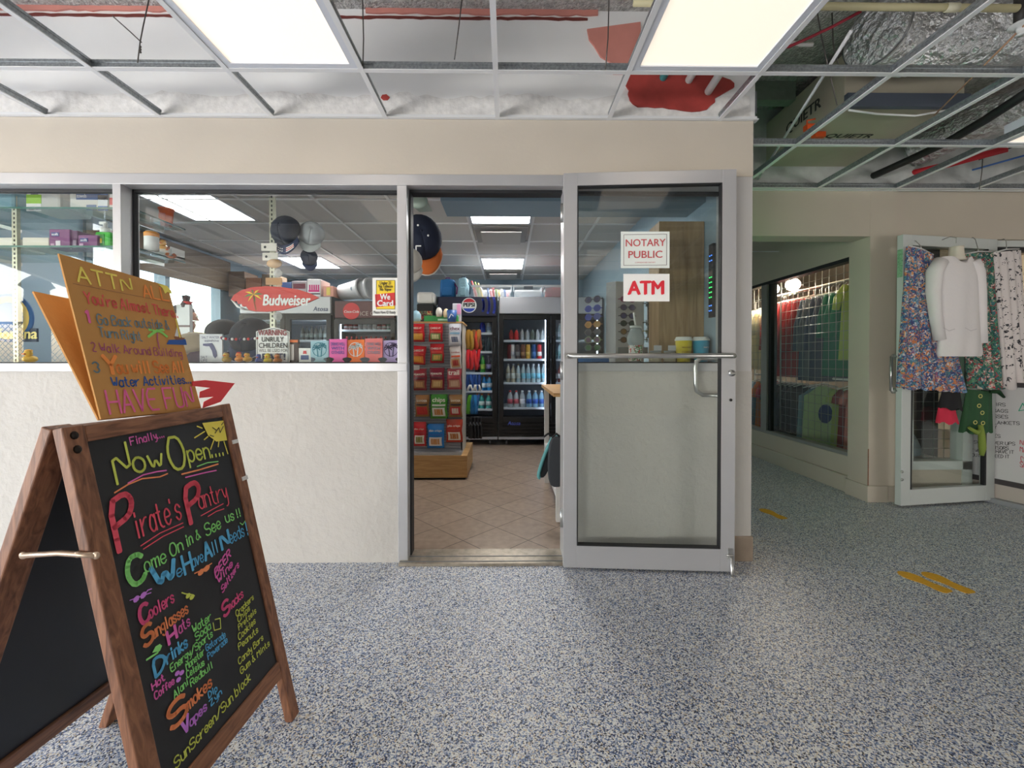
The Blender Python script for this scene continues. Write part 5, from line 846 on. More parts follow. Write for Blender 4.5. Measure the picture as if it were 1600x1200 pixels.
for i in range(n): z = bz + .05 + (rz - bz - .06) * i / n; b.box(-1.02, xr - .015, YS + .052, YS + .06, z, z + .005, mat((128, 130, 136), .4, .4))
b.build('wire_slats', t); b = MB(); b.box(-1.02, xr, YS - .01, YS + .06, bz + .002, bz + .03, mat((190, 190, 192), .4, .3)); b.build('foot_ledge', t)
def crisp(px, py, w, h, col, c2, txt, lab, Y=3.94, rot=0, tc=(240, 236, 220)):
    c = onY(px, py, Y); k = Y / F; W_, H_ = w * k, h * k; t = thing('snack_bag', lab, 'snack bag', c - ZA * H_ / 2, 'snack bags on the rack')
    def f(s): 
        def g(u, v):
            x = (u - .5) * W_ * (1 - .05 * math.sin(math.pi * v)); z = (v - .5) * H_; th = .032 * (math.sin(math.pi * u) ** .6) * (math.sin(math.pi * min(1, max(0, (v - .06) / .88))) ** .6); x += .004 * math.sin(v * 9 + px) * math.sin(math.pi * v)
            ro = rot; return c + XA * (x * math.cos(ro) - z * math.sin(ro)) + ZA * (x * math.sin(ro) + z * math.cos(ro)) + FN * (s * th)
        return g
    b = MB(); m = mat(col, .25); b.grid(f(1), 10, 12, m); b.grid(f(-1), 10, 12, m); b.build('pouch', t)
    k2 = MB(); g = f(1); off = FN * .0018
    def pt(u0, u1, v0, v1, mm): k2.grid(lambda u, v: g(u0 + (u1 - u0) * u, v0 + (v1 - v0) * v) + off, 6, 6, mm)
    pt(.12, .88, .10, .46, mat(c2[0], .4)); pt(.25, .75, .16, .40, mat(c2[1], .5)); pt(.1, .9, .52, .6, mat(c2[2], .4))
    ptext(k2, txt, g(.5, .70) + off * 5, XA, ZA, mat(tc, .5), w=W_ * .74, bold=.03); k2.build('print', t)
RD = (176, 34, 40); BR = (140, 44, 52)
for a in [(652, 520, 23, 28, RD, ((216, 150, 60), (236, 180, 80), (190, 60, 40)), 'CHEEZ-IT', 'red cracker bag with orange crackers, leftmost of the highest row on the rack'), (681, 520, 22, 28, RD, ((120, 140, 70), (236, 226, 170), (206, 60, 40)), 'CHEEZ-IT', 'red cracker bag with a green white picture, middle of the highest row'), (711, 523, 20, 34, (196, 196, 204), ((226, 226, 230), (110, 120, 150), (120, 170, 200)), 'chex', 'white and pale blue snack bag, right of the highest row', 3.94, 0, (110, 60, 80)),
 (654, 555, 23, 29, RD, ((220, 130, 50), (240, 170, 70), (200, 60, 40)), 'CHEEZ-IT', 'tilted red cracker bag with orange swirl, leftmost of the second row', 3.94, -.08), (683, 552, 22, 30, RD, ((120, 140, 70), (230, 190, 100), (206, 60, 40)), 'CHEEZ-IT', 'red cracker bag with a green and yellow picture, middle of the second row'), (712, 559, 18, 36, (206, 196, 190), ((206, 160, 110), (190, 60, 60), (226, 90, 50)), 'combos', 'white narrow snack bag with an orange band, right of the second row', 3.94, .06, (150, 40, 40)),
 (656, 593, 22, 34, BR, ((160, 110, 70), (206, 160, 110), (100, 30, 40)), 'PEANUTS', 'dark red nut bag, leftmost of the third row'), (683, 592, 23, 35, (128, 34, 52), ((190, 140, 80), (226, 190, 130), (90, 26, 40)), 'PEANUTS', 'maroon nut bag, middle of the third row'), (710, 592, 23, 33, (170, 76, 84), ((200, 150, 120), (226, 190, 160), (190, 60, 70)), 'trail', 'dusty red trail mix bag, right of the third row'),
 (660, 634, 22, 34, (150, 104, 60), ((196, 40, 44), (206, 60, 50), (60, 44, 40)), 'SNYDER', 'tan and red pretzel bag, leftmost of the fourth row'), (686, 635, 27, 38, (70, 150, 50), ((232, 230, 220), (196, 130, 60), (226, 230, 214)), 'chips', 'green and white snack bag, middle of the fourth row'), (712, 634, 21, 35, (150, 110, 66), ((196, 40, 48), (226, 206, 190), (50, 40, 40)), 'SNYDER', 'tan bag with a red panel, right of the fourth row'),
 (656, 678, 20, 38, (196, 44, 48), ((230, 222, 210), (150, 140, 70), (180, 30, 40)), 'thin crisps', 'red and white crisp bag, leftmost of the lowest row'), (681, 681, 27, 38, (40, 124, 196), ((236, 232, 226), (206, 150, 90), (30, 100, 180)), 'thin crisps', 'bright blue and white crisp bag in the lowest row'), (710, 673, 26, 36, (190, 64, 44), ((236, 226, 210), (196, 120, 60), (180, 50, 40)), 'pita crisps', 'orange red crisp bag, right of the lowest row')]: crisp(*a)
# strips of packets hanging at the side of the rack
def strip_pack(px, py, w, h, col, lab, grp, cat='packet', nm='snack_packet', Y=4.2):
    c = onY(px, py, Y); k = Y / F; b = MB(); W_, H_ = w * k, h * k
    for s in (1, -1): b.grid(lambda u, v: c + Vector(((u - .5) * W_, -s * .02 * math.sin(math.pi * u) * math.sin(math.pi * v), (v - .5) * H_ )) + Vector((.01 * math.sin(v * 3 + px), 0, 0)), 5, 6, mat(col, .3))
    one(b, nm, lab, cat, grp)
for i in range(6): strip_pack(732 + i * 3.6, 530 + (i % 2) * 2, 6.5, 30, ((150, 110, 40), (170, 130, 50), (120, 80, 40), (180, 60, 40), (160, 110, 50), (130, 60, 40))[i], f'{ORD[i]} gold and brown jerky packet from the left in the highest hanging bunch', 'gold packets beside the rack', Y=4.2 + .012 * i)
for i in range(5): strip_pack(732 + i * 3.6, 561 + (i % 2) * 2, 5.5, 30, (206, 40 + 10 * (i % 2), 50), f'{ORD[i]} red stick packet from the left in the hanging bunch below the gold ones', 'red packets beside the rack', Y=4.2 + .012 * i)
for i in range(5): strip_pack(732 + i * 3.8, 598, 5.5, 26, ((30, 60, 120), (40, 80, 150))[i % 2], f'{ORD[i]} navy packet from the left in the hanging bunch third from the highest', 'navy packets beside the rack', Y=4.2 + .012 * i)
for i in range(5): strip_pack(733 + i * 3.8, 606, 3.4, 10, (200, 204, 204), f'{ORD[i]} white capped lighter from the left on the navy bunch', 'white caps beside the rack', 'lighter', 'lighter', Y=4.15)
for i in range(4): strip_pack(733 + i * 4.2, 632, 6, 30, ((90, 170, 50), (40, 110, 170), (50, 130, 190), (40, 90, 150))[i], ('lime green', 'mid blue', 'pale blue', 'deep blue')[i] + ' packet in the hanging bunch above the black sandals', 'blue packets beside the rack', Y=4.2 + .012 * i)
for i in range(4):
    c = onY(735 + i * 5, 668, 4.2 + i * .03); b = MB(); b.grid(lambda u, v: c + Vector(((u - .5) * .04 * (1 + .3 * math.sin(v * 6)), .012 * (1 if u < .5 else -1), (v - .5) * .22)), 3, 8, mat((24, 24, 28), .6)); k = MB(); k.tube([c + Vector((-.012, -.012, .02)), c + Vector((0, -.03, .06)), c + Vector((.012, -.012, .02))], .005, mat((150, 154, 160), .5), 5); t = thing('sandal', f'{ORD[i]} black sandal from the left hanging at the foot of the rack side', 'sandal', c - ZA * .11, 'sandals beside the rack'); b.build('sole', t, solid=.016); k.build('strap', t)
# trays on top of the rack
b = MB(); q0 = list(bx(662, 493, 716, 503.5, 4.06, .22)); q0[4] = rz + .017; b.box(*q0, mat((44, 140, 74), .5)); k = MB(); k.box(*bx(684, 498, 706, 501, 3.977, .004), mat((170, 210, 180), .5)); two('green_tray', 'long green tray on top of the snack rack', 'tray', b, [('label_print', k)], bevel=.01)
for x, y0, y1, w, col, lab in ((686, 480, 495, 10, (210, 206, 198), 'white arched figurine in the green tray'), (697, 482, 496, 9, (220, 200, 160), 'cream jar in the green tray beside the blue mug'), (650, 485, 503, 16, (150, 190, 206), 'pale blue jug at the doorway edge of the snack rack')):
    c = onY(x, y1, 4.05); k_ = 4.05 / F; b = MB(); h = (y1 - y0) * k_; b.lathe([(w * .4 * k_, 0), (w * .5 * k_, h * .3), (w * .5 * k_, h * .6), (w * .3 * k_, h * .9), (1e-4, h)], c, mat(col, .4), 14); one(b, 'ornament', lab, 'ornament', 'ornaments on the snack rack')
c = onY(706, 503, 3.975); k_ = 3.975 / F; b = MB(); b.lathe([(6.5 * k_, 0), (8 * k_, 18 * k_), (7 * k_, 18 * k_), (6 * k_, 2 * k_)], c, mat((56, 96, 160), .4), 16); k = MB(); k.stroke([c + Vector((-.02, -8.3 * k_, .03)), c + Vector((0, -8.4 * k_, .07)), c + Vector((.02, -8.3 * k_, .05))], .006, FN, K_wht); two('blue_mug', 'blue cup with white strokes at the front corner of the snack rack', 'cup', b, [('print', k)])
topbox((707, 474, 720, 492), 'souvenir_box', 'small pink and silver box behind the blue cup on the rack', 'box', (190, 190, 200), base=onY(0, 503, 4.1).z, bits=[((714, 475, 720, 491), (220, 150, 190))], dep=.06, Y=4.1)
# caps hanging just inside the doorway
t_, bf = cap(onY(657, 372, 2.84), .14, (.25, -1, .1), (.25, -.1, -1), (30, 36, 56), (210, 110, 50), label='navy cap with a white letter and orange flowered brim hanging in the doorway', trim=(200, 190, 180))
e = MB(); cc = onY(655, 388, 2.69); e.stroke([cc + Vector(p) for p in ((-.045, 0, .02), (-.045, 0, -.02), (-.02, 0, -.02), (-.02, 0, .015), (.01, 0, .015))], .008, FN, K_wht); e.build('white_letter', t_)
for dx, dz in ((-.01, .085), (.055, .02), (-.05, .04)): e = MB(); e.ball(onY(655, 372, 2.70) + Vector((dx, .01, dz)), .007, .004, .007, K_wht, 6, 4); e.build('star', t_)
cap(onY(641, 408, 2.6), .072, (.1, -1, .1), (.2, -.1, -1), (190, 186, 178), (180, 176, 170), label='off white cap below the navy one, half hidden by the door frame')
b = MB(); c = onY(652, 314, 2.80); b.ball(c, .07, .02, .05, mat((170, 184, 170), .3), 14, 8); one(b, 'shell_dish', 'pale green shell dish hanging high in the doorway', 'ornament'); b = MB(); b.prism([onY(x, y, 2.86) for x, y in ((640, 292), (658, 292), (675, 330), (655, 331), (640, 318))], (0, .006, 0), SHELFGLASS); one(b, 'glass_shelf', 'angled glass shelf end above the hanging cap in the doorway', 'shelf')
# counter inside the doorway with hanging bags
t = thing('side_table', 'white metal table with a wooden top at the right of the doorway', 'table', (.75, 3.25, .01)); tz = onY(870, 612, 3.0).z; tx = onZ(869, 816, .01).x; ty = onZ(869, 816, .01).y
b = MB(); b.box(tx - .02, 1.22, ty - .02, 3.9, tz - .025, tz, M_oak); b.build('top', t)
for x, y in ((tx, ty), (tx, 3.8), (1.15, ty), (1.15, 3.8)): b = MB(); b.box(x, x + .04, y, y + .04, .01, tz - .025, K_wht); b.build('leg', t)
for z in (.16, .34): b = MB(); b.box(tx + .005, tx + .035, ty + .04, 3.8, z, z + .035, K_wht); b.build('side_rail', t)
def slab(px, py0, py1, w, Y, col, lab, edge=None, lean=0, nm='beach_bag'):
    k = Y / F; c = onY(px, (py0 + py1) / 2, Y); H_ = (py1 - py0) * k; W_ = w * k; t = thing(nm, lab, 'bag', c - ZA * H_ / 2, 'folded bags hung on the table'); pts = []
    for i in range(28):
        a = 2 * math.pi * i / 28; ca, sa = math.cos(a), math.sin(a); r = (abs(ca) ** 3.5 + abs(sa) ** 3.5) ** (-1 / 3.5); z = sa * r * H_ / 2; pts.append(c + Vector((ca * r * W_ / 2 * (1 - .2 * (sa > 0) * sa) + lean * z, 0, z)))
    b = MB(); b.prism(pts, (0, .05, 0), mat(col, .75)); b.build('panel', t, bevel=.01)
    if edge: b = MB(); b.tube([p + FN * .004 for p in pts[3:21]], .012, mat(edge, .6), 6); b.build('piping', t)
    b = MB(); b.tube([c + Vector((-.03, .02, H_ * .48)), c + Vector((0, .02, H_ * .56)), c + Vector((.03, .02, H_ * .48))], .008, K_blk, 6); b.build('loop', t)
slab(870, 683, 762, 27, 2.72, (62, 66, 72), 'dark grey folded bag hung on the table beside the open door'); slab(857, 682, 747, 15, 2.82, (36, 40, 44), 'black folded bag with turquoise piping left of the dark grey one', (110, 186, 190), .35)
# sales person
t = thing('person', 'person in profile standing inside behind the cardboard notice and hats', 'person', (-3.19, 4.2, .012))
def skinbody(name, V, E, Rr, m, parent):
    me = bpy.data.meshes.new(name); me.from_pydata([tuple(Vector(v)) for v in V], E, []); o = bpy.data.objects.new(name, me); COL.objects.link(o); o.parent = parent; me.materials.append(m)
    md = o.modifiers.new('skin', 'SKIN'); md.use_smooth_shade = True
    for i, r in enumerate(Rr): me.skin_vertices[0].data[i].radius = r if isinstance(r, tuple) else (r, r)
    me.skin_vertices[0].data[0].use_root = True; s = o.modifiers.new('round', 'SUBSURF'); s.levels = s.render_levels = 2; return o
sk = mat((150, 104, 84), .6); V = [(0, 0, .88), (0, 0, 1.1), (.0, 0, 1.3), (.01, 0, 1.4), (.02, 0, 1.46), (.03, 0, 1.54), (.025, 0, 1.6), (0, .17, 1.33), (.03, .21, 1.08), (.18, .2, .98), (.0, -.17, 1.33), (.03, -.21, 1.08), (.18, -.2, .98), (0, .09, .84), (.0, .1, .45), (0, .1, .06), (.12, .1, .03), (0, -.09, .84), (0, -.1, .45), (0, -.1, .06), (.12, -.1, .03), (.105, 0, 1.535), (.08, 0, 1.475)]
E = [(0, 1), (1, 2), (2, 3), (3, 4), (4, 5), (5, 6), (2, 7), (7, 8), (8, 9), (2, 10), (10, 11), (11, 12), (0, 13), (13, 14), (14, 15), (15, 16), (0, 17), (17, 18), (18, 19), (19, 20), (5, 21), (4, 22)]
skinbody('body', V, E, [(.12, .15), (.11, .14), (.11, .16), .055, .06, (.095, .08), (.08, .07), .055, .042, .03, .055, .042, .03, .085, .06, .045, .035, .085, .06, .045, .035, .018, .035], sk, t)
skinbody('shirt', [V[i] for i in (0, 1, 2)] + [V[7], (.02, .2, 1.18), V[10], (.02, -.2, 1.18)], [(0, 1), (1, 2), (2, 3), (3, 4), (2, 5), (5, 6)], [(.14, .17), (.13, .16), (.13, .18), .075, .065, .075, .065], mat((70, 50, 60), .85), t)
skinbody('trousers', [V[0], V[13], V[14], V[15], V[17], V[18], V[19]], [(0, 1), (1, 2), (2, 3), (0, 4), (4, 5), (5, 6)], [(.13, .16), .1, .075, .06, .1, .075, .06], mat((46, 50, 66), .85), t)
b = MB(); o_ = Vector((-3.19, 4.2, .012)); b.ball(o_ + Vector((-.015, 0, 1.585)), .108, .092, .075, mat((50, 38, 34), .8), 14, 8); b.ball(o_ + Vector((-.06, 0, 1.53)), .065, .088, .085, mat((50, 38, 34), .8), 12, 8); b.build('hair', t)
for sg in (-1, 1):
    e = MB(); e.ball(o_ + Vector((.098, sg * .032, 1.545)), .012, .014, .009, mat((232, 228, 222), .3), 8, 6); e.ball(o_ + Vector((.107, sg * .032, 1.545)), .005, .007, .007, mat((30, 22, 20), .3), 6, 4); e.build('eye', t)
    e = MB(); e.ball(o_ + Vector((.0, sg * .088, 1.535)), .022, .01, .032, sk, 8, 6); e.build('ear', t)
e = MB(); e.tube([o_ + Vector((.1, -.024, 1.487)), o_ + Vector((.112, 0, 1.486)), o_ + Vector((.1, .024, 1.487))], .006, mat((120, 60, 56), .5), 6); e.build('mouth', t)
# ---------------- clothes on the open door at the right ----------------
DN = Vector(T2.col[2][:3]); DR = Vector(T2.col[0][:3]); DO = Vector(A2)
def onD(px, py, off): return onP(px, py, DO + DN * off, DN)
def hanger(t, l, r, hook, m=None):
    m = m or mat((206, 206, 204), .4); mid = (l + r) / 2; b = MB(); b.tube([l, mid + ZA * .012, r], .006, m, 6); b.build('hanger', t); b = MB(); b.tube([mid + ZA * .012, mid + ZA * .03, hook, hook + ZA * .02 - DN * .015, hook + ZA * .012 - DN * .035], .0025, M_steel, 6); b.build('hook', t)
def drape(t, tl_, tr_, bl_, br_, off, mt, folds, amp, name='cloth', thick=.035, nu=60, nv=24):
    P = [onD(*p, off) for p in (tl_, tr_, bl_, br_)]
    def f(u, v):
        an = u * 2 * math.pi; s = (1 - math.cos(an)) / 2 if True else u; d = math.sin(an)
        top = P[0].lerp(P[1], s); bot = P[2].lerp(P[3], s); p = top.lerp(bot, v); w = amp * (.25 + v) * math.sin(s * folds * 2 * math.pi + 1.3 * v)
        return p + DN * (d * thick * (.5 + v * .7) * 1.0 + w * (1 if d > 0 else -.6)) + ZA * (.012 * math.sin(s * folds * 2 * math.pi) * v)
    b = MB(); b.grid(f, nu, nv, mt, True); return b.build(name, t)
FL1 = floral_mat([(0, (56, 84, 130)), (.22, (116, 150, 180)), (.38, (70, 120, 130)), (.5, (210, 150, 96)), (.6, (196, 120, 70)), (.7, (60, 66, 110)), (.82, (206, 200, 196)), (.92, (140, 90, 120))], 30, 'blue_floral')
FL2 = floral_mat([(0, (40, 96, 84)), (.3, (92, 140, 110)), (.5, (36, 60, 62)), (.62, (170, 64, 72)), (.72, (206, 180, 170)), (.85, (60, 116, 120))], 28, 'green_floral')
FL3 = spot_mat((216, 208, 206), (40, 42, 50), 24, .3, 'palm_print')
t = thing('floral_skirt', 'long blue and orange floral skirt, leftmost garment on the open door', 'skirt', onD(1440, 610, .08)); drape(t, (1416, 385), (1458, 398), (1403, 606), (1506, 612), .085, FL1, 5, .016); hanger(t, onD(1420, 384, .085), onD(1458, 398, .085), onD(1432, 378, .03))
t = thing('floral_skirt', 'green and red floral skirt between the white tunic and the palm print one', 'skirt', onD(1535, 605, .07)); o = drape(t, (1500, 398), (1556, 394), (1514, 606), (1566, 606), .075, FL2, 4, .012); hanger(t, onD(1502, 398, .075), onD(1554, 393, .075), onD(1524, 374, .03))
b = MB(); q = [onD(x, y, .13) for x, y in ((1532, 412), (1537, 411), (1540, 428), (1534, 429))]; b.prism(q, DN * .001, M_paper); b.build('price_tag', t)
t = thing('palm_skirt', 'white skirt printed with black palms, rightmost garment on the door', 'skirt', onD(1590, 606, .07)); drape(t, (1552, 395), (1595, 391), (1564, 606), (1606, 612), .09, FL3, 4, .012); hanger(t, onD(1553, 395, .09), onD(1592, 389, .09), onD(1572, 376, .03))
# white long sleeved tunic
t = thing('white_tunic', 'white long sleeved tunic on a white bust hanger on the open door', 'tunic', onD(1495, 560, .12)); M_tun = mat((226, 222, 222), .85, bump=(30, .15, .01))
def tun(u, v):
    rows = [(0, 1472, 1517, 401), (.06, 1464, 1522, 408), (.2, 1464, 1526, 440), (.5, 1466, 1528, 490), (.72, 1468, 1531, 528), (.88, 1466, 1533, 552), (1, 1468, 1530, 557)]
    for a, c in zip(rows, rows[1:]):
        if v <= c[0]: k = (v - a[0]) / (c[0] - a[0]); break
    l = a[1] + (c[1] - a[1]) * k; r = a[2] + (c[2] - a[2]) * k; y = a[3] + (c[3] - a[3]) * k; an = u * 2 * math.pi; s = (1 - math.cos(an)) / 2; d = math.sin(an)
    dip = 12 * math.exp(-((s - .58) / .2) ** 2) * max(0, 1 - v * 14)
    return onD(l + (r - l) * s, y + dip, .14) + DN * (.055 * d * (.55 + .45 * min(1, v * 6)) + .006 * math.sin(s * 16 + v * 4) * v)
b = MB(); b.grid(tun, 48, 24, M_tun, True); b.build('body', t)
for pts, nm in ((((1470, 408), (1460, 425), (1458, 455), (1461, 490), (1468, 531)), 'sleeve'), (((1519, 408), (1525, 425), (1529, 460), (1531, 500), (1533, 536)), 'sleeve')):
    b = MB(); P = [onD(x, y, .145) for x, y in pts]; b.tube(P, [.045, .05, .044, .038, .036], M_tun, 12); b.build(nm, t)
b = MB(); 
for (x0, x1) in ((1474, 1492), (1508, 1526)): b.stroke([onD(x, y, .21) for x, y in ((x0, 512), ((x0 + x1) / 2, 517), (x1, 514))], .004, DN, mat((196, 192, 194), .9))
b.build('pocket_seam', t)
b = MB(); b.lathe([(.055, 0), (.045, .03), (.04, .09), (.042, .10), (1e-4, .102)], onD(1494, 406, .13) - ZA * .005, mat((214, 206, 190), .4), 16); b.build('bust_form', t); b = MB(); h0 = onD(1494, 380, .13); b.tube([h0, h0 + ZA * .04, h0 + ZA * .06 - DN * .04, h0 + ZA * .05 - DN * .09], .003, M_steel, 6); b.build('hook', t)
# small garments below
t = thing('swim_top', 'black and red swim top hanging on the lower part of the open door', 'swim top', onD(1482, 665, .05)); drape(t, (1472, 612), (1500, 612), (1466, 638), (1502, 640), .05, mat((24, 22, 26), .8), 2, .004, 'black_panel', .03, 30, 10); drape(t, (1466, 637), (1492, 638), (1464, 661), (1496, 660), .052, mat((206, 40, 70), .8), 2, .004, 'red_band', .03, 30, 8); hanger(t, onD(1474, 612, .05), onD(1498, 612, .05), onD(1490, 570, .03))
t = thing('green_cover_up', 'dark green wrap with lime trim hanging at the lower right of the open door', 'garment', onD(1530, 675, .06)); drape(t, (1510, 608), (1550, 612), (1500, 676), (1548, 674), .06, mat((44, 84, 52), .85), 3, .008, 'cloth', .03)
b = MB(); Ml = mat((128, 146, 62), .85); b.tube([onD(x, y, .12) for x, y in ((1532, 664), (1534, 680), (1535, 700), (1534, 712))], [.014, .02, .022, .012], Ml, 8); b.build('lime_tie', t); b = MB(); b.tube([onD(x, y, .12) for x, y in ((1514, 668), (1526, 676), (1534, 670))], [.01, .018, .01], Ml, 8); b.build('lime_bow', t)
My = mat((196, 190, 110), .8)
for i, (x, y) in enumerate(((1532, 619), (1530, 634), (1535, 645), (1524, 660), (1536, 661))): b = MB(); b.ring(onD(x, y, .13), .012, .02, DR, ZA * .8, My, 12); b.build('ring', t); b = MB(); b.tube([onD(x, y, .11) for x, y in ((1548, 612), (1560, 612), (1569, 621))], [.012, .016, .008], mat((44, 84, 52), .85), 8); b.build('strap', t); hanger(t, onD(1512, 608, .06), onD(1548, 611, .06), onD(1528, 590, .03))
b = MB(); q = [onD(x, y, -.022) for x, y in ((1401, 388), (1409, 388), (1409, 444), (1401, 444))]
b = MB(); b.T = T2; b.box(-.002, -.0005, H2 - .32, H2 - .11, -.02, .018, spot_mat((140, 190, 150), (70, 110, 80), 60, .35, 'sticker_print')); one(b, 'door_sticker', 'small green patterned sticker on the edge of the right hand open door', 'sticker')
# ---------------- whiteboard leaning beside the door ----------------
WL = onZ(1551, 785, .0); WRr = onZ(1640, 806, .0); wd_ = (WRr - WL); wd_.z = 0; WLs = WL - wd_.normalized() * .16 + Vector((.015, .02, 0)); wr = wd_.normalized(); wn = wr.cross(ZA)
if wn.y > 0: wn = -wn
TW = frame(WLs, wr, ZA); zt = onP(1552, 604, WL, wn).z; zb_ = onP(1552, 748, WL, wn).z; WW = .75
t = thing('whiteboard_sign', 'standing whiteboard of handwritten goods beside the right hand open door', 'sign board', WLs)
b = MB(); b.T = TW; b.box(0, WW, zb_ - .02, zt + .02, -.03, -.008, mat((214, 212, 212), .3)); b.build('board', t)
b = MB(); b.T = TW; Mfr = mat((66, 60, 62), .5); b.box(-.02, WW + .02, zt, zt + .035, -.034, .004, Mfr); b.box(-.02, WW + .02, zb_ - .04, zb_, -.034, .004, Mfr); b.box(-.02, .02, zb_, zt, -.034, .004, Mfr); b.box(WW - .02, WW + .02, zb_, zt, -.034, .004, Mfr); b.build('frame', t)
b = MB(); b.T = TW; b.box(.0, WW, .02, zb_ - .04, -.03, -.012, mat((190, 180, 172), .6)); b.box(-.02, WW + .02, 0, .035, -.06, .04, mat((150, 152, 156), .4)); b.build('stand', t)
def onW(px, py): return onP(px, py, WLs - wn * .008, wn)
b = MB()
Mk = mat((50, 50, 54), .6); Mrd = mat((206, 60, 80), .6)
for s, x, y, xe, c in [('SOUVENIRS', 1520, 632, 1571, Mk), ('BEACH BAGS', 1520, 642, 1575, Mk), ('SUNGLASSES', 1520, 651, 1575, Mk), ('TOWELS + BLANKETS', 1505, 661, 1593, Mk), ('JEWELRY', 1530, 667, 1557, Mk), ('HOODIES', 1530, 681, 1563, Mk), ('SWIM COVER UPS', 1522, 693, 1586, Mk), ('HATS VISORS', 1530, 700, 1576, Mk), ("IF WE DON'T HAVE IT", 1515, 706, 1584, Mk), ("YOU DON'T NEED IT", 1515, 713, 1577, Mk), ('N', 1594, 694, 1599, Mrd), ('MA', 1594, 705, 1603, Mrd), ('C', 1595, 720, 1599, Mrd), ('SA', 1594, 729, 1602, Mrd)]:
    p0 = onW(x, y - (1571 - x) * .0); p1 = onW(xe, y + 3); htext(b, s, p0, p1, ZA, .025 if c is Mk else .04, .0036, c, wn, .0012)
b.stroke([onW(x, y) + wn * .001 for x, y in ((1592, 642), (1598, 630), (1604, 640), (1592, 642))], .006, wn, mat((70, 170, 140), .6)); b.build('handwriting', t)
# ---------------- boutique behind the glass at the right ----------------
def wire_panel(O, r, w, h, lab, st=.1):
    t = thing('wire_panel', lab, 'wire grid panel', O, 'wire grid panels behind the shop glass'); r = Vector(r).normalized(); b = MB(); O = Vector(O); m = mat((150, 154, 152), .4, .3); n = int(w / st)
    for i in range(n + 1): b.tube([O + r * (w * i / n), O + r * (w * i / n) + ZA * h], .0022, m, 5)
    k = int(h / st)
    for j in range(k + 1): b.tube([O + ZA * (h * j / k), O + r * w + ZA * (h * j / k)], .0022, m, 5)
    b.build('wires', t); b = MB()
    for a, c in ((O, O + ZA * h), (O + r * w, O + r * w + ZA * h)): b.tube([a, c], .008, m, 6)
    b.build('frame', t)
wire_panel((3.06, c0 + .05, .34), (0, 1, 0), 1.15, 1.66, 'tall wire grid panel behind the corridor glass in front of the shirts', .085); wire_panel((3.06, 4.95, .34), (0, 1, 0), 1.6, 1.66, 'wire grid panel behind the farther pane of the corridor window', .085)
wire_panel((XC + .34, YW + .12, .30), (1, 0, 0), .62, 1.1, 'wire grid panel behind the glass of the right hand open door', .078)
MShirt = {}
def shirt(loc, w, h, col, lab, grp, sleeve=.18, rot=0, cat='shirt', nm='shirt', tank=False, pr=None):
    key = (w, h, col, sleeve, tank); loc = Vector(loc)
    t = thing(nm, lab, cat, loc, grp); t.rotation_euler.z = rot; W[t.name] = Vector((0, 0, 0)); m = mat(col, .9)
    def f(u, v):
        an = u * 2 * math.pi; s = -math.cos(an); d = math.sin(an); sh = (.38 if tank else .5) * w; hw = (w * (.24 if tank else .32) if v < .001 else sh * (.72 + .28 * min(1, v * 7)) if v < .14 else w * (.47 + .06 * v)); z = h * (1 - v) - (.05 * abs(s) if v < .14 else 0) * (1 - v * 6 if v < .16 else 0)
        return Vector((hw * s, d * .028 + .008 * math.sin(s * 8 + v * 3) * v, z))
    b = MB(); b.grid(f, 28, 12, m, True); b.build('body', t)
    if not tank:
        for sg in (-1, 1): b = MB(); b.tube([(sg * w * .40, 0, h * .95), (sg * w * .55, 0, h * (.95 - sleeve * .5)), (sg * w * .60, 0, h * (.95 - sleeve))], [.032, .036, .03], m, 8); b.build('sleeve', t)
    if pr: b = MB(); b.disc((.0, -.034, h * .55), .075, XA, ZA, mat(pr, .8), 18, .1); b.build('print', t)
    b = MB(); b.tube([(-w * .36, 0, h * .97), (0, 0, h + .02), (w * .36, 0, h * .97)], .006, K_wht, 5); b.tube([(0, 0, h + .02), (0, 0, h + .07), (.02, 0, h + .09)], .003, M_steel, 5); b.build('hanger', t); return t
random.seed(11)
xr_ = 3.42; top = 1.86
t = thing('clothes_rail', 'upper steel clothes rail behind the corridor glass', 'clothes rail', (xr_, 4.9, 0), 'clothes rails in the boutique'); b = MB(); b.tube([(xr_, 3.85, top + .07), (xr_, 5.8, top + .07)], .012, M_steel, 8); b.build('rail', t)
for y in (3.85, 5.8): b = MB(); b.tube([(xr_, y, .005), (xr_, y, top + .07), (xr_, y, top + .07)], .012, M_steel, 8); b.build('post', t)
names = ['nearest', 'second', 'third', 'fourth', 'fifth', 'sixth', 'seventh']
for i in range(7): shirt((xr_, 5.20 - i * .085, .93), .46, .9, (150 + 6 * (i % 3), 36, 40), f'red long shirt, {ORD[i]} from the far end of the upper rail', 'red shirts on the rail', .6)
for i in range(4): shirt((xr_, 4.60 - i * .085, .90), .44, .92, ((64, 74, 92), (84, 90, 100), (52, 62, 84))[i % 3], f'slate blue long shirt, {ORD[i]} after the red ones on the upper rail', 'blue shirts on the rail', .6)
for i in range(3): shirt((xr_, 4.26 - i * .085, .96), .42, .86, (36, 106 + i * 5, 84), f'teal green shirt, {ORD[i]} after the slate blue ones on the upper rail', 'green shirts on the rail', .5)
shirt((3.40, 3.98, 1.12), .48, .74, (168, 186, 90), 'lime green shirt hanging nearest the pillar behind the corridor glass', None, .3)
for i in range(3): shirt((xr_ - .02, 5.32 + i * .1, 1.0), .4, .8, (206, 196, 160), f'cream shirt, {ORD[i]} beyond the red ones on the upper rail', 'cream shirts on the rail', .4)
xl = 3.36; tp2 = .86
t = thing('clothes_rail', 'lower white clothes rail behind the corridor glass', 'clothes rail', (xl, 4.6, 0), 'clothes rails in the boutique'); b = MB(); b.tube([(xl, 3.95, tp2 + .07), (xl, 5.7, tp2 + .07)], .012, K_wht, 8); b.build('rail', t)
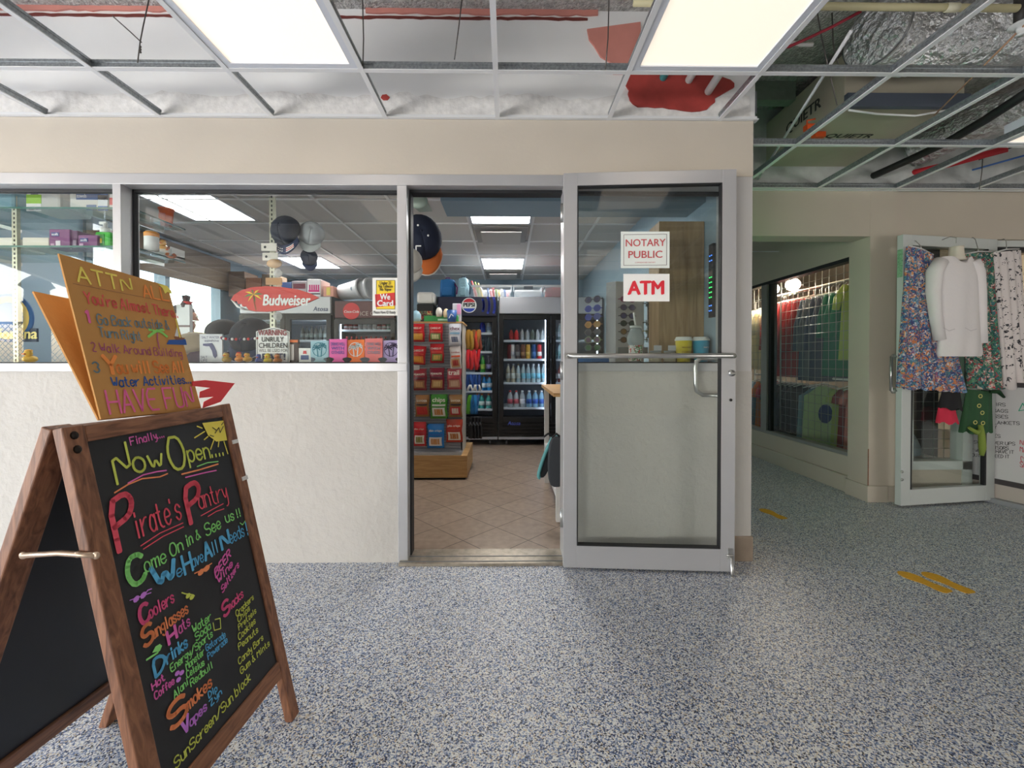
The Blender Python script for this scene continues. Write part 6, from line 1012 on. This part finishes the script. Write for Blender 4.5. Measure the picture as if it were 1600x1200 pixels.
for y in (3.95, 5.7): b = MB(); b.tube([(xl, y, .005), (xl, y, tp2 + .07), (xl, y, tp2 + .07)], .012, K_wht, 8); b.build('post', t)
shirt((xl - .06, 4.38, .2), .42, .66, (176, 200, 150), 'pale green tank top with a blue print on the lower rail', None, 0, 0, 'tank top', 'tank_top', True, (50, 66, 120)); shirt((xl + .02, 4.47, .2), .4, .64, (160, 196, 140), 'plain pale green tank top just behind the printed one', None, 0, 0, 'tank top', 'tank_top', True); shirt((xl, 4.56, .22), .4, .62, (120, 150, 166), 'pale blue tank top on the lower rail', None, 0, 0, 'tank top', 'tank_top', True)
for i in range(6): shirt((xl, 5.14 - i * .085, .24), .4, .6, (50 + 4 * (i % 2), 48, 48), f'charcoal shirt, {ORD[i]} in the dark bunch on the lower rail', 'charcoal shirts on the rail', .3)
for i, (c, nm_) in enumerate((((196, 60, 60), 'red'), ((206, 120, 60), 'orange'), ((90, 120, 140), 'grey blue'), ((196, 160, 130), 'tan'))): shirt((xl, 5.25 + i * .1, .26), .38, .6, c, nm_ + ' shirt beyond the charcoal bunch on the lower rail', None, .3)
for i, (c, nm_) in enumerate((((150, 170, 90), 'olive green'), ((130, 50, 48), 'dark red'), ((200, 120, 110), 'coral'))): shirt((xl + .12, 4.26 - i * .085, .22), .36, .62, c, nm_ + ' top at the pillar end of the lower rail', None, .2)
for y, lab in ((4.85, 'yellow low stool under the far end of the lower clothes rail'), (4.1, 'yellow low stool under the pillar end of the lower clothes rail')):
    t = thing('display_stool', lab, 'stool', (3.35, y, .005), 'yellow stools in the boutique'); b = MB(); b.box(3.12, 3.5, y - .12, y + .3, .14, .18, mat((200, 160, 30), .5)); b.build('top', t, bevel=.01)
    for x in (3.14, 3.44):
        for dy in (-.1, .24): b = MB(); b.box(x, x + .04, y + dy, y + dy + .04, .005, .14, mat((60, 56, 50), .6)); b.build('leg', t)
for i, (px, py, lab) in enumerate(((1207, 452, 'warm lit spotlight farther along the track in the boutique'), (1239, 445, 'warm lit spotlight nearer along the track in the boutique'))):
    c = onX(px, py, 3.5); t = thing('spotlight', lab, 'spotlight', c, 'track spotlights in the boutique'); d = Vector((-.45, -.75, -.5)).normalized(); o1 = d.orthogonal().normalized(); o2 = d.cross(o1)
    b = MB(); b.lathe([(.03, -.16), (.06, -.1), (.085, 0), (.08, 0), (.055, -.05)], c, mat((60, 56, 54), .5), 16, o1, o2, d); b.build('housing', t); b = MB(); b.lathe([(.078, -.005), (1e-4, -.004)], c, mat((255, 222, 180), .4, emit=12), 16, o1, o2, d); b.build('lamp_face', t); b = MB(); b.tube([c - d * .12, c - d * .12 + ZA * .12], .012, K_blk, 6); b.build('arm', t)
    l = bpy.data.lights.new('spotlight_glow', 'POINT'); l.energy = 70; l.color = (1, .86, .7); l.shadow_soft_size = .06; lo = bpy.data.objects.new('spotlight_glow', l); COL.objects.link(lo); lo.location = c + d * .1
c = onX(1223, 449, 3.52); b = MB(); b.box(3.49, 3.54, 4.2, 6.0, c.z + .12, c.z + .15, K_blk); one(b, 'light_track', 'black ceiling track carrying the boutique spotlights', 'light track')
troffer(3.6, 4.2, 4.1, 5.3, 'lit ceiling panel inside the boutique above the lime shirt', None, M_diff, 2.40)
# stock seen through the lower glass of the right hand door
b = MB(); b.box(XC + .3, 3.9, YW + .38, YW + .41, .005, 2.5, mat((26, 26, 30), .9)); struct(b, 'wall_boutique_divider')
b = MB(); Mcl = mat((150, 166, 180), .85); P0 = Vector((3.35, YW + .25, .3))
def heap(u, v): a = u * 2 * math.pi; r = .26 * (1 - v ** 1.6) + .02; return P0 + Vector((math.cos(a) * r * (1 + .12 * math.sin(3 * a)), math.sin(a) * r * .36, v * .38))
b.grid(heap, 24, 10, Mcl, True); one(b, 'folded_cloth', 'pale grey blue cloth heaped behind the wire grid of the right hand door', 'cloth'); b = MB(); b.box(3.05, 3.65, YW + .14, YW + .36, .005, .3, mat((190, 190, 190), .6)); one(b, 'display_plinth', 'low pale plinth behind the wire grid of the right hand door', 'plinth')
# added green strip by the corridor, out of view, tinting the pillar
t = thing('green_fill_strip', 'added green fill strip on the shop corner, tinting the pillar', 'lit strip', (XR + .004, 2.9, 1.2)); b = MB(); b.box(XR + .002, XR + .02, 2.88, 2.96, 1.2, 2.0, K_wht); b.build('housing', t); b = MB(); b.box(XR + .02, XR + .026, 2.89, 2.95, 1.22, 1.98, mat((70, 240, 120), .4, emit=7.5)); b.build('lamp', t)
# ---------------- services in the open ceiling ----------------
M_foil = mat((238, 238, 240), .3, .85, bump=(26, 1.0, .06)); M_bd = mat((176, 168, 150), .85, var=(4, .06)); M_cable = mat((28, 28, 30), .5)
t = thing('air_duct', 'beige duct board trunk with printed letters above the corridor mouth', 'duct', (2.36, 2.9, 2.62)); b = MB(); b.box(2.0, 2.72, 2.5, 3.28, 2.62, 2.95, M_bd); b.build('trunk', t, bevel=.006); b = MB(); b.box(1.995, 2.725, 2.47, 2.5, 2.612, 2.69, mat((98, 106, 120), .5, .4)); b.build('collar', t)
b = MB(); ptext(b, 'QUIETR', onZ(1322, 215, 2.62), XA, -Vector((0, 1, 0)), mat((58, 56, 54), .8), h=.05, bold=.03, shear=.1, sx=1.3); ptext(b, 'R', onZ(1281, 213, 2.62), XA, -Vector((0, 1, 0)), mat((58, 56, 54), .8), h=.05, bold=.03); b.build('lettering', t); b = MB()
ptext(b, 'QUIETR', (2.0, 2.86, 2.74), Vector((0, -1, 0)), ZA, mat((58, 56, 54), .8), h=.07, bold=.03); b.build('lettering', t)
def foil(path, r, lab):
    P = [Vector(p) for p in path]; Q = []
    for i in range(len(P) - 1):
        p0 = P[max(i - 1, 0)]; p1 = P[i]; p2 = P[i + 1]; p3 = P[min(i + 2, len(P) - 1)]
        for k in range(14): u = k / 14; Q.append(.5 * ((2 * p1) + (p2 - p0) * u + (2 * p0 - 5 * p1 + 4 * p2 - p3) * u * u + (3 * p1 - p0 - 3 * p2 + p3) * u ** 3))
    Q.append(P[-1]); b = MB(); b.tube(Q, [r * (1 + (.035 if i % 2 else -.02) + random.uniform(-.015, .015)) for i in range(len(Q))], M_foil, 20); k = MB()
    for i in (2, len(Q) - 3): k.tube([Q[i - 1], Q[i]], r * 1.05, mat((150, 152, 156), .3, .8), 20)
    t = thing('flexible_duct', lab, 'duct', Q[0], 'foil ducts in the open ceiling'); b.build('sleeve', t); k.build('band', t)
foil([onZ(1366, 50, 2.86), onZ(1410, 66, 2.86), onZ(1480, 60, 2.87), onZ(1600, 50, 2.88), onZ(1760, 20, 2.88)], .155, 'fat crinkled foil duct near the cream pipe in the open ceiling'); foil([onZ(1425, 236, 2.75), onZ(1460, 222, 2.76), onZ(1530, 190, 2.80), onZ(1650, 150, 2.82), onZ(1800, 130, 2.84)], .12, 'thinner foil duct beside the black hose in the open ceiling')
def line(pts, z, r, m, name, lab, cat, grp=None, n=8):
    P = [onZ(x, y, zz if not isinstance(z, (int, float)) else z) for (x, y), zz in zip(pts, z if not isinstance(z, (int, float)) else [0] * len(pts))]
    b = MB(); b.tube(P, r, m, n); one(b, name, lab, cat, grp)
line([(1268, 312), (1330, 290), (1420, 250), (1480, 222), (1540, 187), (1640, 122)], (2.58, 2.56, 2.54, 2.54, 2.54, 2.55), .026, M_cable, 'black_hose', 'thick black hose crossing the open ceiling grid at the right', 'hose')
line([(1380, 281), (1470, 260), (1575, 232)], 2.58, .024, mat((196, 36, 48), .5), 'red_pipe', 'bright red pipe in the open ceiling at the right', 'pipe')
line([(1372, 279), (1410, 270), (1462, 257)], 2.615, .008, mat((214, 210, 206), .5), 'white_pipe', 'thin white pipe lying along the bright red one', 'pipe')
line([(1390, 302), (1500, 271), (1640, 232)], 2.60, .007, mat((70, 110, 180), .5), 'blue_cable', 'thin blue cable beside the red pipe in the open ceiling', 'cable')
line([(1350, 312), (1480, 268), (1640, 208)], 2.68, .006, M_cable, 'black_cable', 'thin black cable between the hose and the red pipe', 'cable')
t = thing('sprinkler_pipe', 'cream sprinkler pipe running across the open ceiling above the big panel', 'pipe', onZ(1290, 12, 2.64)); b = MB(); b.tube([onZ(990, 4, 2.66), onZ(1100, 6, 2.655), onZ(1300, 10, 2.645), onZ(1590, 13, 2.64)], .0145, mat((232, 222, 176), .45), 12); b.build('pipe', t); b = MB(); b.tube([onZ(1478, 12, 2.64), onZ(1496, 12, 2.64)], .0175, mat((236, 230, 200), .45), 12); b.build('coupling', t); b = MB(); p = onZ(1597, 16, 2.64); b.tube([p + ZA * .12, p, p - ZA * .06], .026, mat((56, 52, 50), .5), 10); b.lathe([(.02, 0), (.045, -.012), (.04, -.02), (.02, -.024), (.012, -.05), (.022, -.055), (1e-4, -.056)], p - ZA * .05, K_wht, 14); b.build('sprinkler_head', t)
b = MB(); p = onZ(1103, 14, 2.66); b.box(p.x - .012, p.x + .012, p.y - .012, p.y + .012, p.z - .03, 3.06, mat((110, 62, 46), .6)); one(b, 'pipe_bracket', 'rusty brown hanger holding the cream pipe by the right big panel', 'bracket')
line([(1195, 80), (1235, 72), (1262, 60), (1300, 42), (1345, 18)], (2.56, 2.58, 2.62, 2.66, 2.7), .007, mat((176, 36, 60), .5), 'red_cable', 'dark red cable hanging right of the big lit panel', 'cable'); line([(1236, 66), (1250, 70), (1270, 70)], 2.6, .008, K_wht, 'white_cable', 'short white cable end on the dark red cable', 'cable')
line([(1326, 172), (1370, 178), (1430, 181), (1482, 172)], (2.6, 2.59, 2.59, 2.6), .006, K_wht, 'white_cable', 'white cable sagging under the collar of the duct board trunk', 'cable'); line([(1460, 180), (1510, 130), (1600, 40)], (2.58, 2.57, 2.56), .004, mat((190, 150, 120), .5), 'copper_wire', 'straight copper wire crossing the ceiling grid near the right edge', 'wire')
line([(1330, 48), (1270, 145), (1177, 292)], 2.52, .008, M_tee, 'spare_tee', 'loose white ceiling tee lying across the grid above the corridor mouth', 'ceiling strip', None, 4)
for i, (pts, lab) in enumerate((([(237, -20), (224, 40), (219, 66), (215, 98)], 'thick twisted hanger wire left of the middle big panel'), ([(176, 25), (204, 50), (221, 66)], 'loose tail of hanger wire beside the twisted one'), ([(566, -20), (568, 60), (567, 103)], 'hanger wire just right of the middle big panel'), ([(724, -20), (717, 40), (710, 93)], 'slanting hanger wire in the middle of the open ceiling'), ([(952, -20), (950, 60), (946, 108)], 'hanger wire beside the pink patch'), ([(1272, -10), (1284, 60), (1308, 165)], 'hanger wire in front of the white blocks right of the big panel'), ([(1300, 20), (1302, 70), (1312, 110)], 'bent hanger wire beside the fat foil duct'), ([(1536, 240), (1534, 270), (1530, 296)], 'hanger wire at the far right above the red pipe'))):
    P = [onY(x, y, (1.955 if i < 5 else 2.0 if i < 7 else 3.2) - .004 * k) for k, (x, y) in enumerate(pts)]; b = MB(); b.tube(P, .0028, mat((96, 92, 88), .4, .6), 5)
    if i == 0:
        for k in range(3): b.ball(P[2] + ZA * (-.02 - .012 * k), .006, .005, .006, mat((96, 92, 88), .4, .6), 6, 4)
    one(b, 'hanger_wire', lab, 'wire', 'hanger wires of the ceiling grid')
b = MB(); b.box(1.385, 1.50, 2.56, 2.68, 2.62, 2.74, mat((128, 132, 138), .5, .3)); b.box(1.38, 1.505, 2.55, 2.56, 2.615, 2.745, mat((140, 144, 150), .5, .3)); one(b, 'junction_box', 'grey metal junction box above the shop corner', 'junction box')
b = MB(); b.box(1.37, 2.0, 2.93, 3.01, 2.93, 3.058, mat((122, 136, 122), .7, var=(20, .1))); struct(b, 'trim_beam'); b = MB(); b.box(1.37, 7, 3.26, 3.298, 2.45, 3.058, M_block); b.build('trim_block')['kind'] = 'structure'
for px, py, lab in ((1268, 200, 'upper orange cable clip on the corner of the duct board trunk'), (1280, 212, 'lower orange cable clip on the corner of the duct board trunk')):
    b = MB(); p = onZ(px, py, 2.6); b.box(p.x - .04, p.x + .03, p.y - .02, p.y + .02, p.z - .015, p.z + .018, mat((222, 88, 36), .5)); b.tube([p + Vector((-.03, 0, 0)), p + Vector((-.05, -.03, .03)), p + Vector((0, -.03, .04))], .006, mat((222, 88, 36), .5), 6); one(b, 'cable_clip', lab, 'clip', 'orange clips on the duct')
for i, (px, py, c, lab) in enumerate(((1076, 128, (214, 212, 206), 'short white pipe left of the pair poking through the red fire-stop'), (1106, 146, (206, 204, 198), 'short white pipe low in the red fire-stop'), (1036, 124, (70, 150, 150), 'teal pipe end poking through the red fire-stop'))):
    p = onY(px, py, Y0 + .02); b = MB(); b.tube([p + Vector((-.01, .02, -.01)), p + Vector((.02, -.12, .05)), p + Vector((.06, -.2, .14)), p + Vector((.08, -.22, .3))], .021, mat(c, .5), 12); one(b, 'pipe_stub', lab, 'pipe', 'pipes through the fire-stop')
# ---------------- outdoors, mirrored in the far left window ----------------
t = thing('chain_link_fence', 'chain link fence outdoors, mirrored in the far left shop window', 'fence', (-10.4, -4.9, -.03)); Mw = mat((120, 130, 140), .4, .6)
b = MB()
for i in range(-14, 22):
    for sg in (-1, 1):
        x0 = -11.8 + i * .13; x1 = x0 + sg * 1.95; z0, z1 = 0.0, 1.95; lo, hi = -11.8, -8.9
        p0 = Vector((x0, -4.9, z0)); p1 = Vector((x1, -4.9, z1)); d = p1 - p0
        ts = sorted(((lo - x0) / d.x, (hi - x0) / d.x)); a = max(0, ts[0]); c = min(1, ts[1])
        if a < c: b.tube([p0 + d * a, p0 + d * c], .006, Mw, 4)
b.build('wire_mesh', t); b = MB(); b.tube([(-11.8, -4.9, 1.96), (-8.9, -4.9, 1.96)], .03, mat((90, 70, 60), .5), 8); b.build('top_rail', t)
for x in (-11.8, -8.9): b = MB(); b.tube([(x, -4.9, -.03), (x, -4.9, 2.0)], .035, Mw, 8); b.build('post', t)
t = thing('lamp_post', 'dark lantern post outdoors, mirrored in the far left shop window', 'lamp post', (-10.25, -4.5, -.03)); Md = mat((44, 48, 56), .6)
b = MB(); b.box(-10.42, -10.08, -4.62, -4.38, -.03, 2.25, Md); b.build('post', t); b = MB(); b.lathe([(.2, 2.25), (.24, 2.35), (.2, 2.4), (.19, 2.65), (.28, 2.72), (.2, 2.85), (.03, 3.0)], (-10.25, -4.5, 0), Md, 8); b.build('lantern', t)
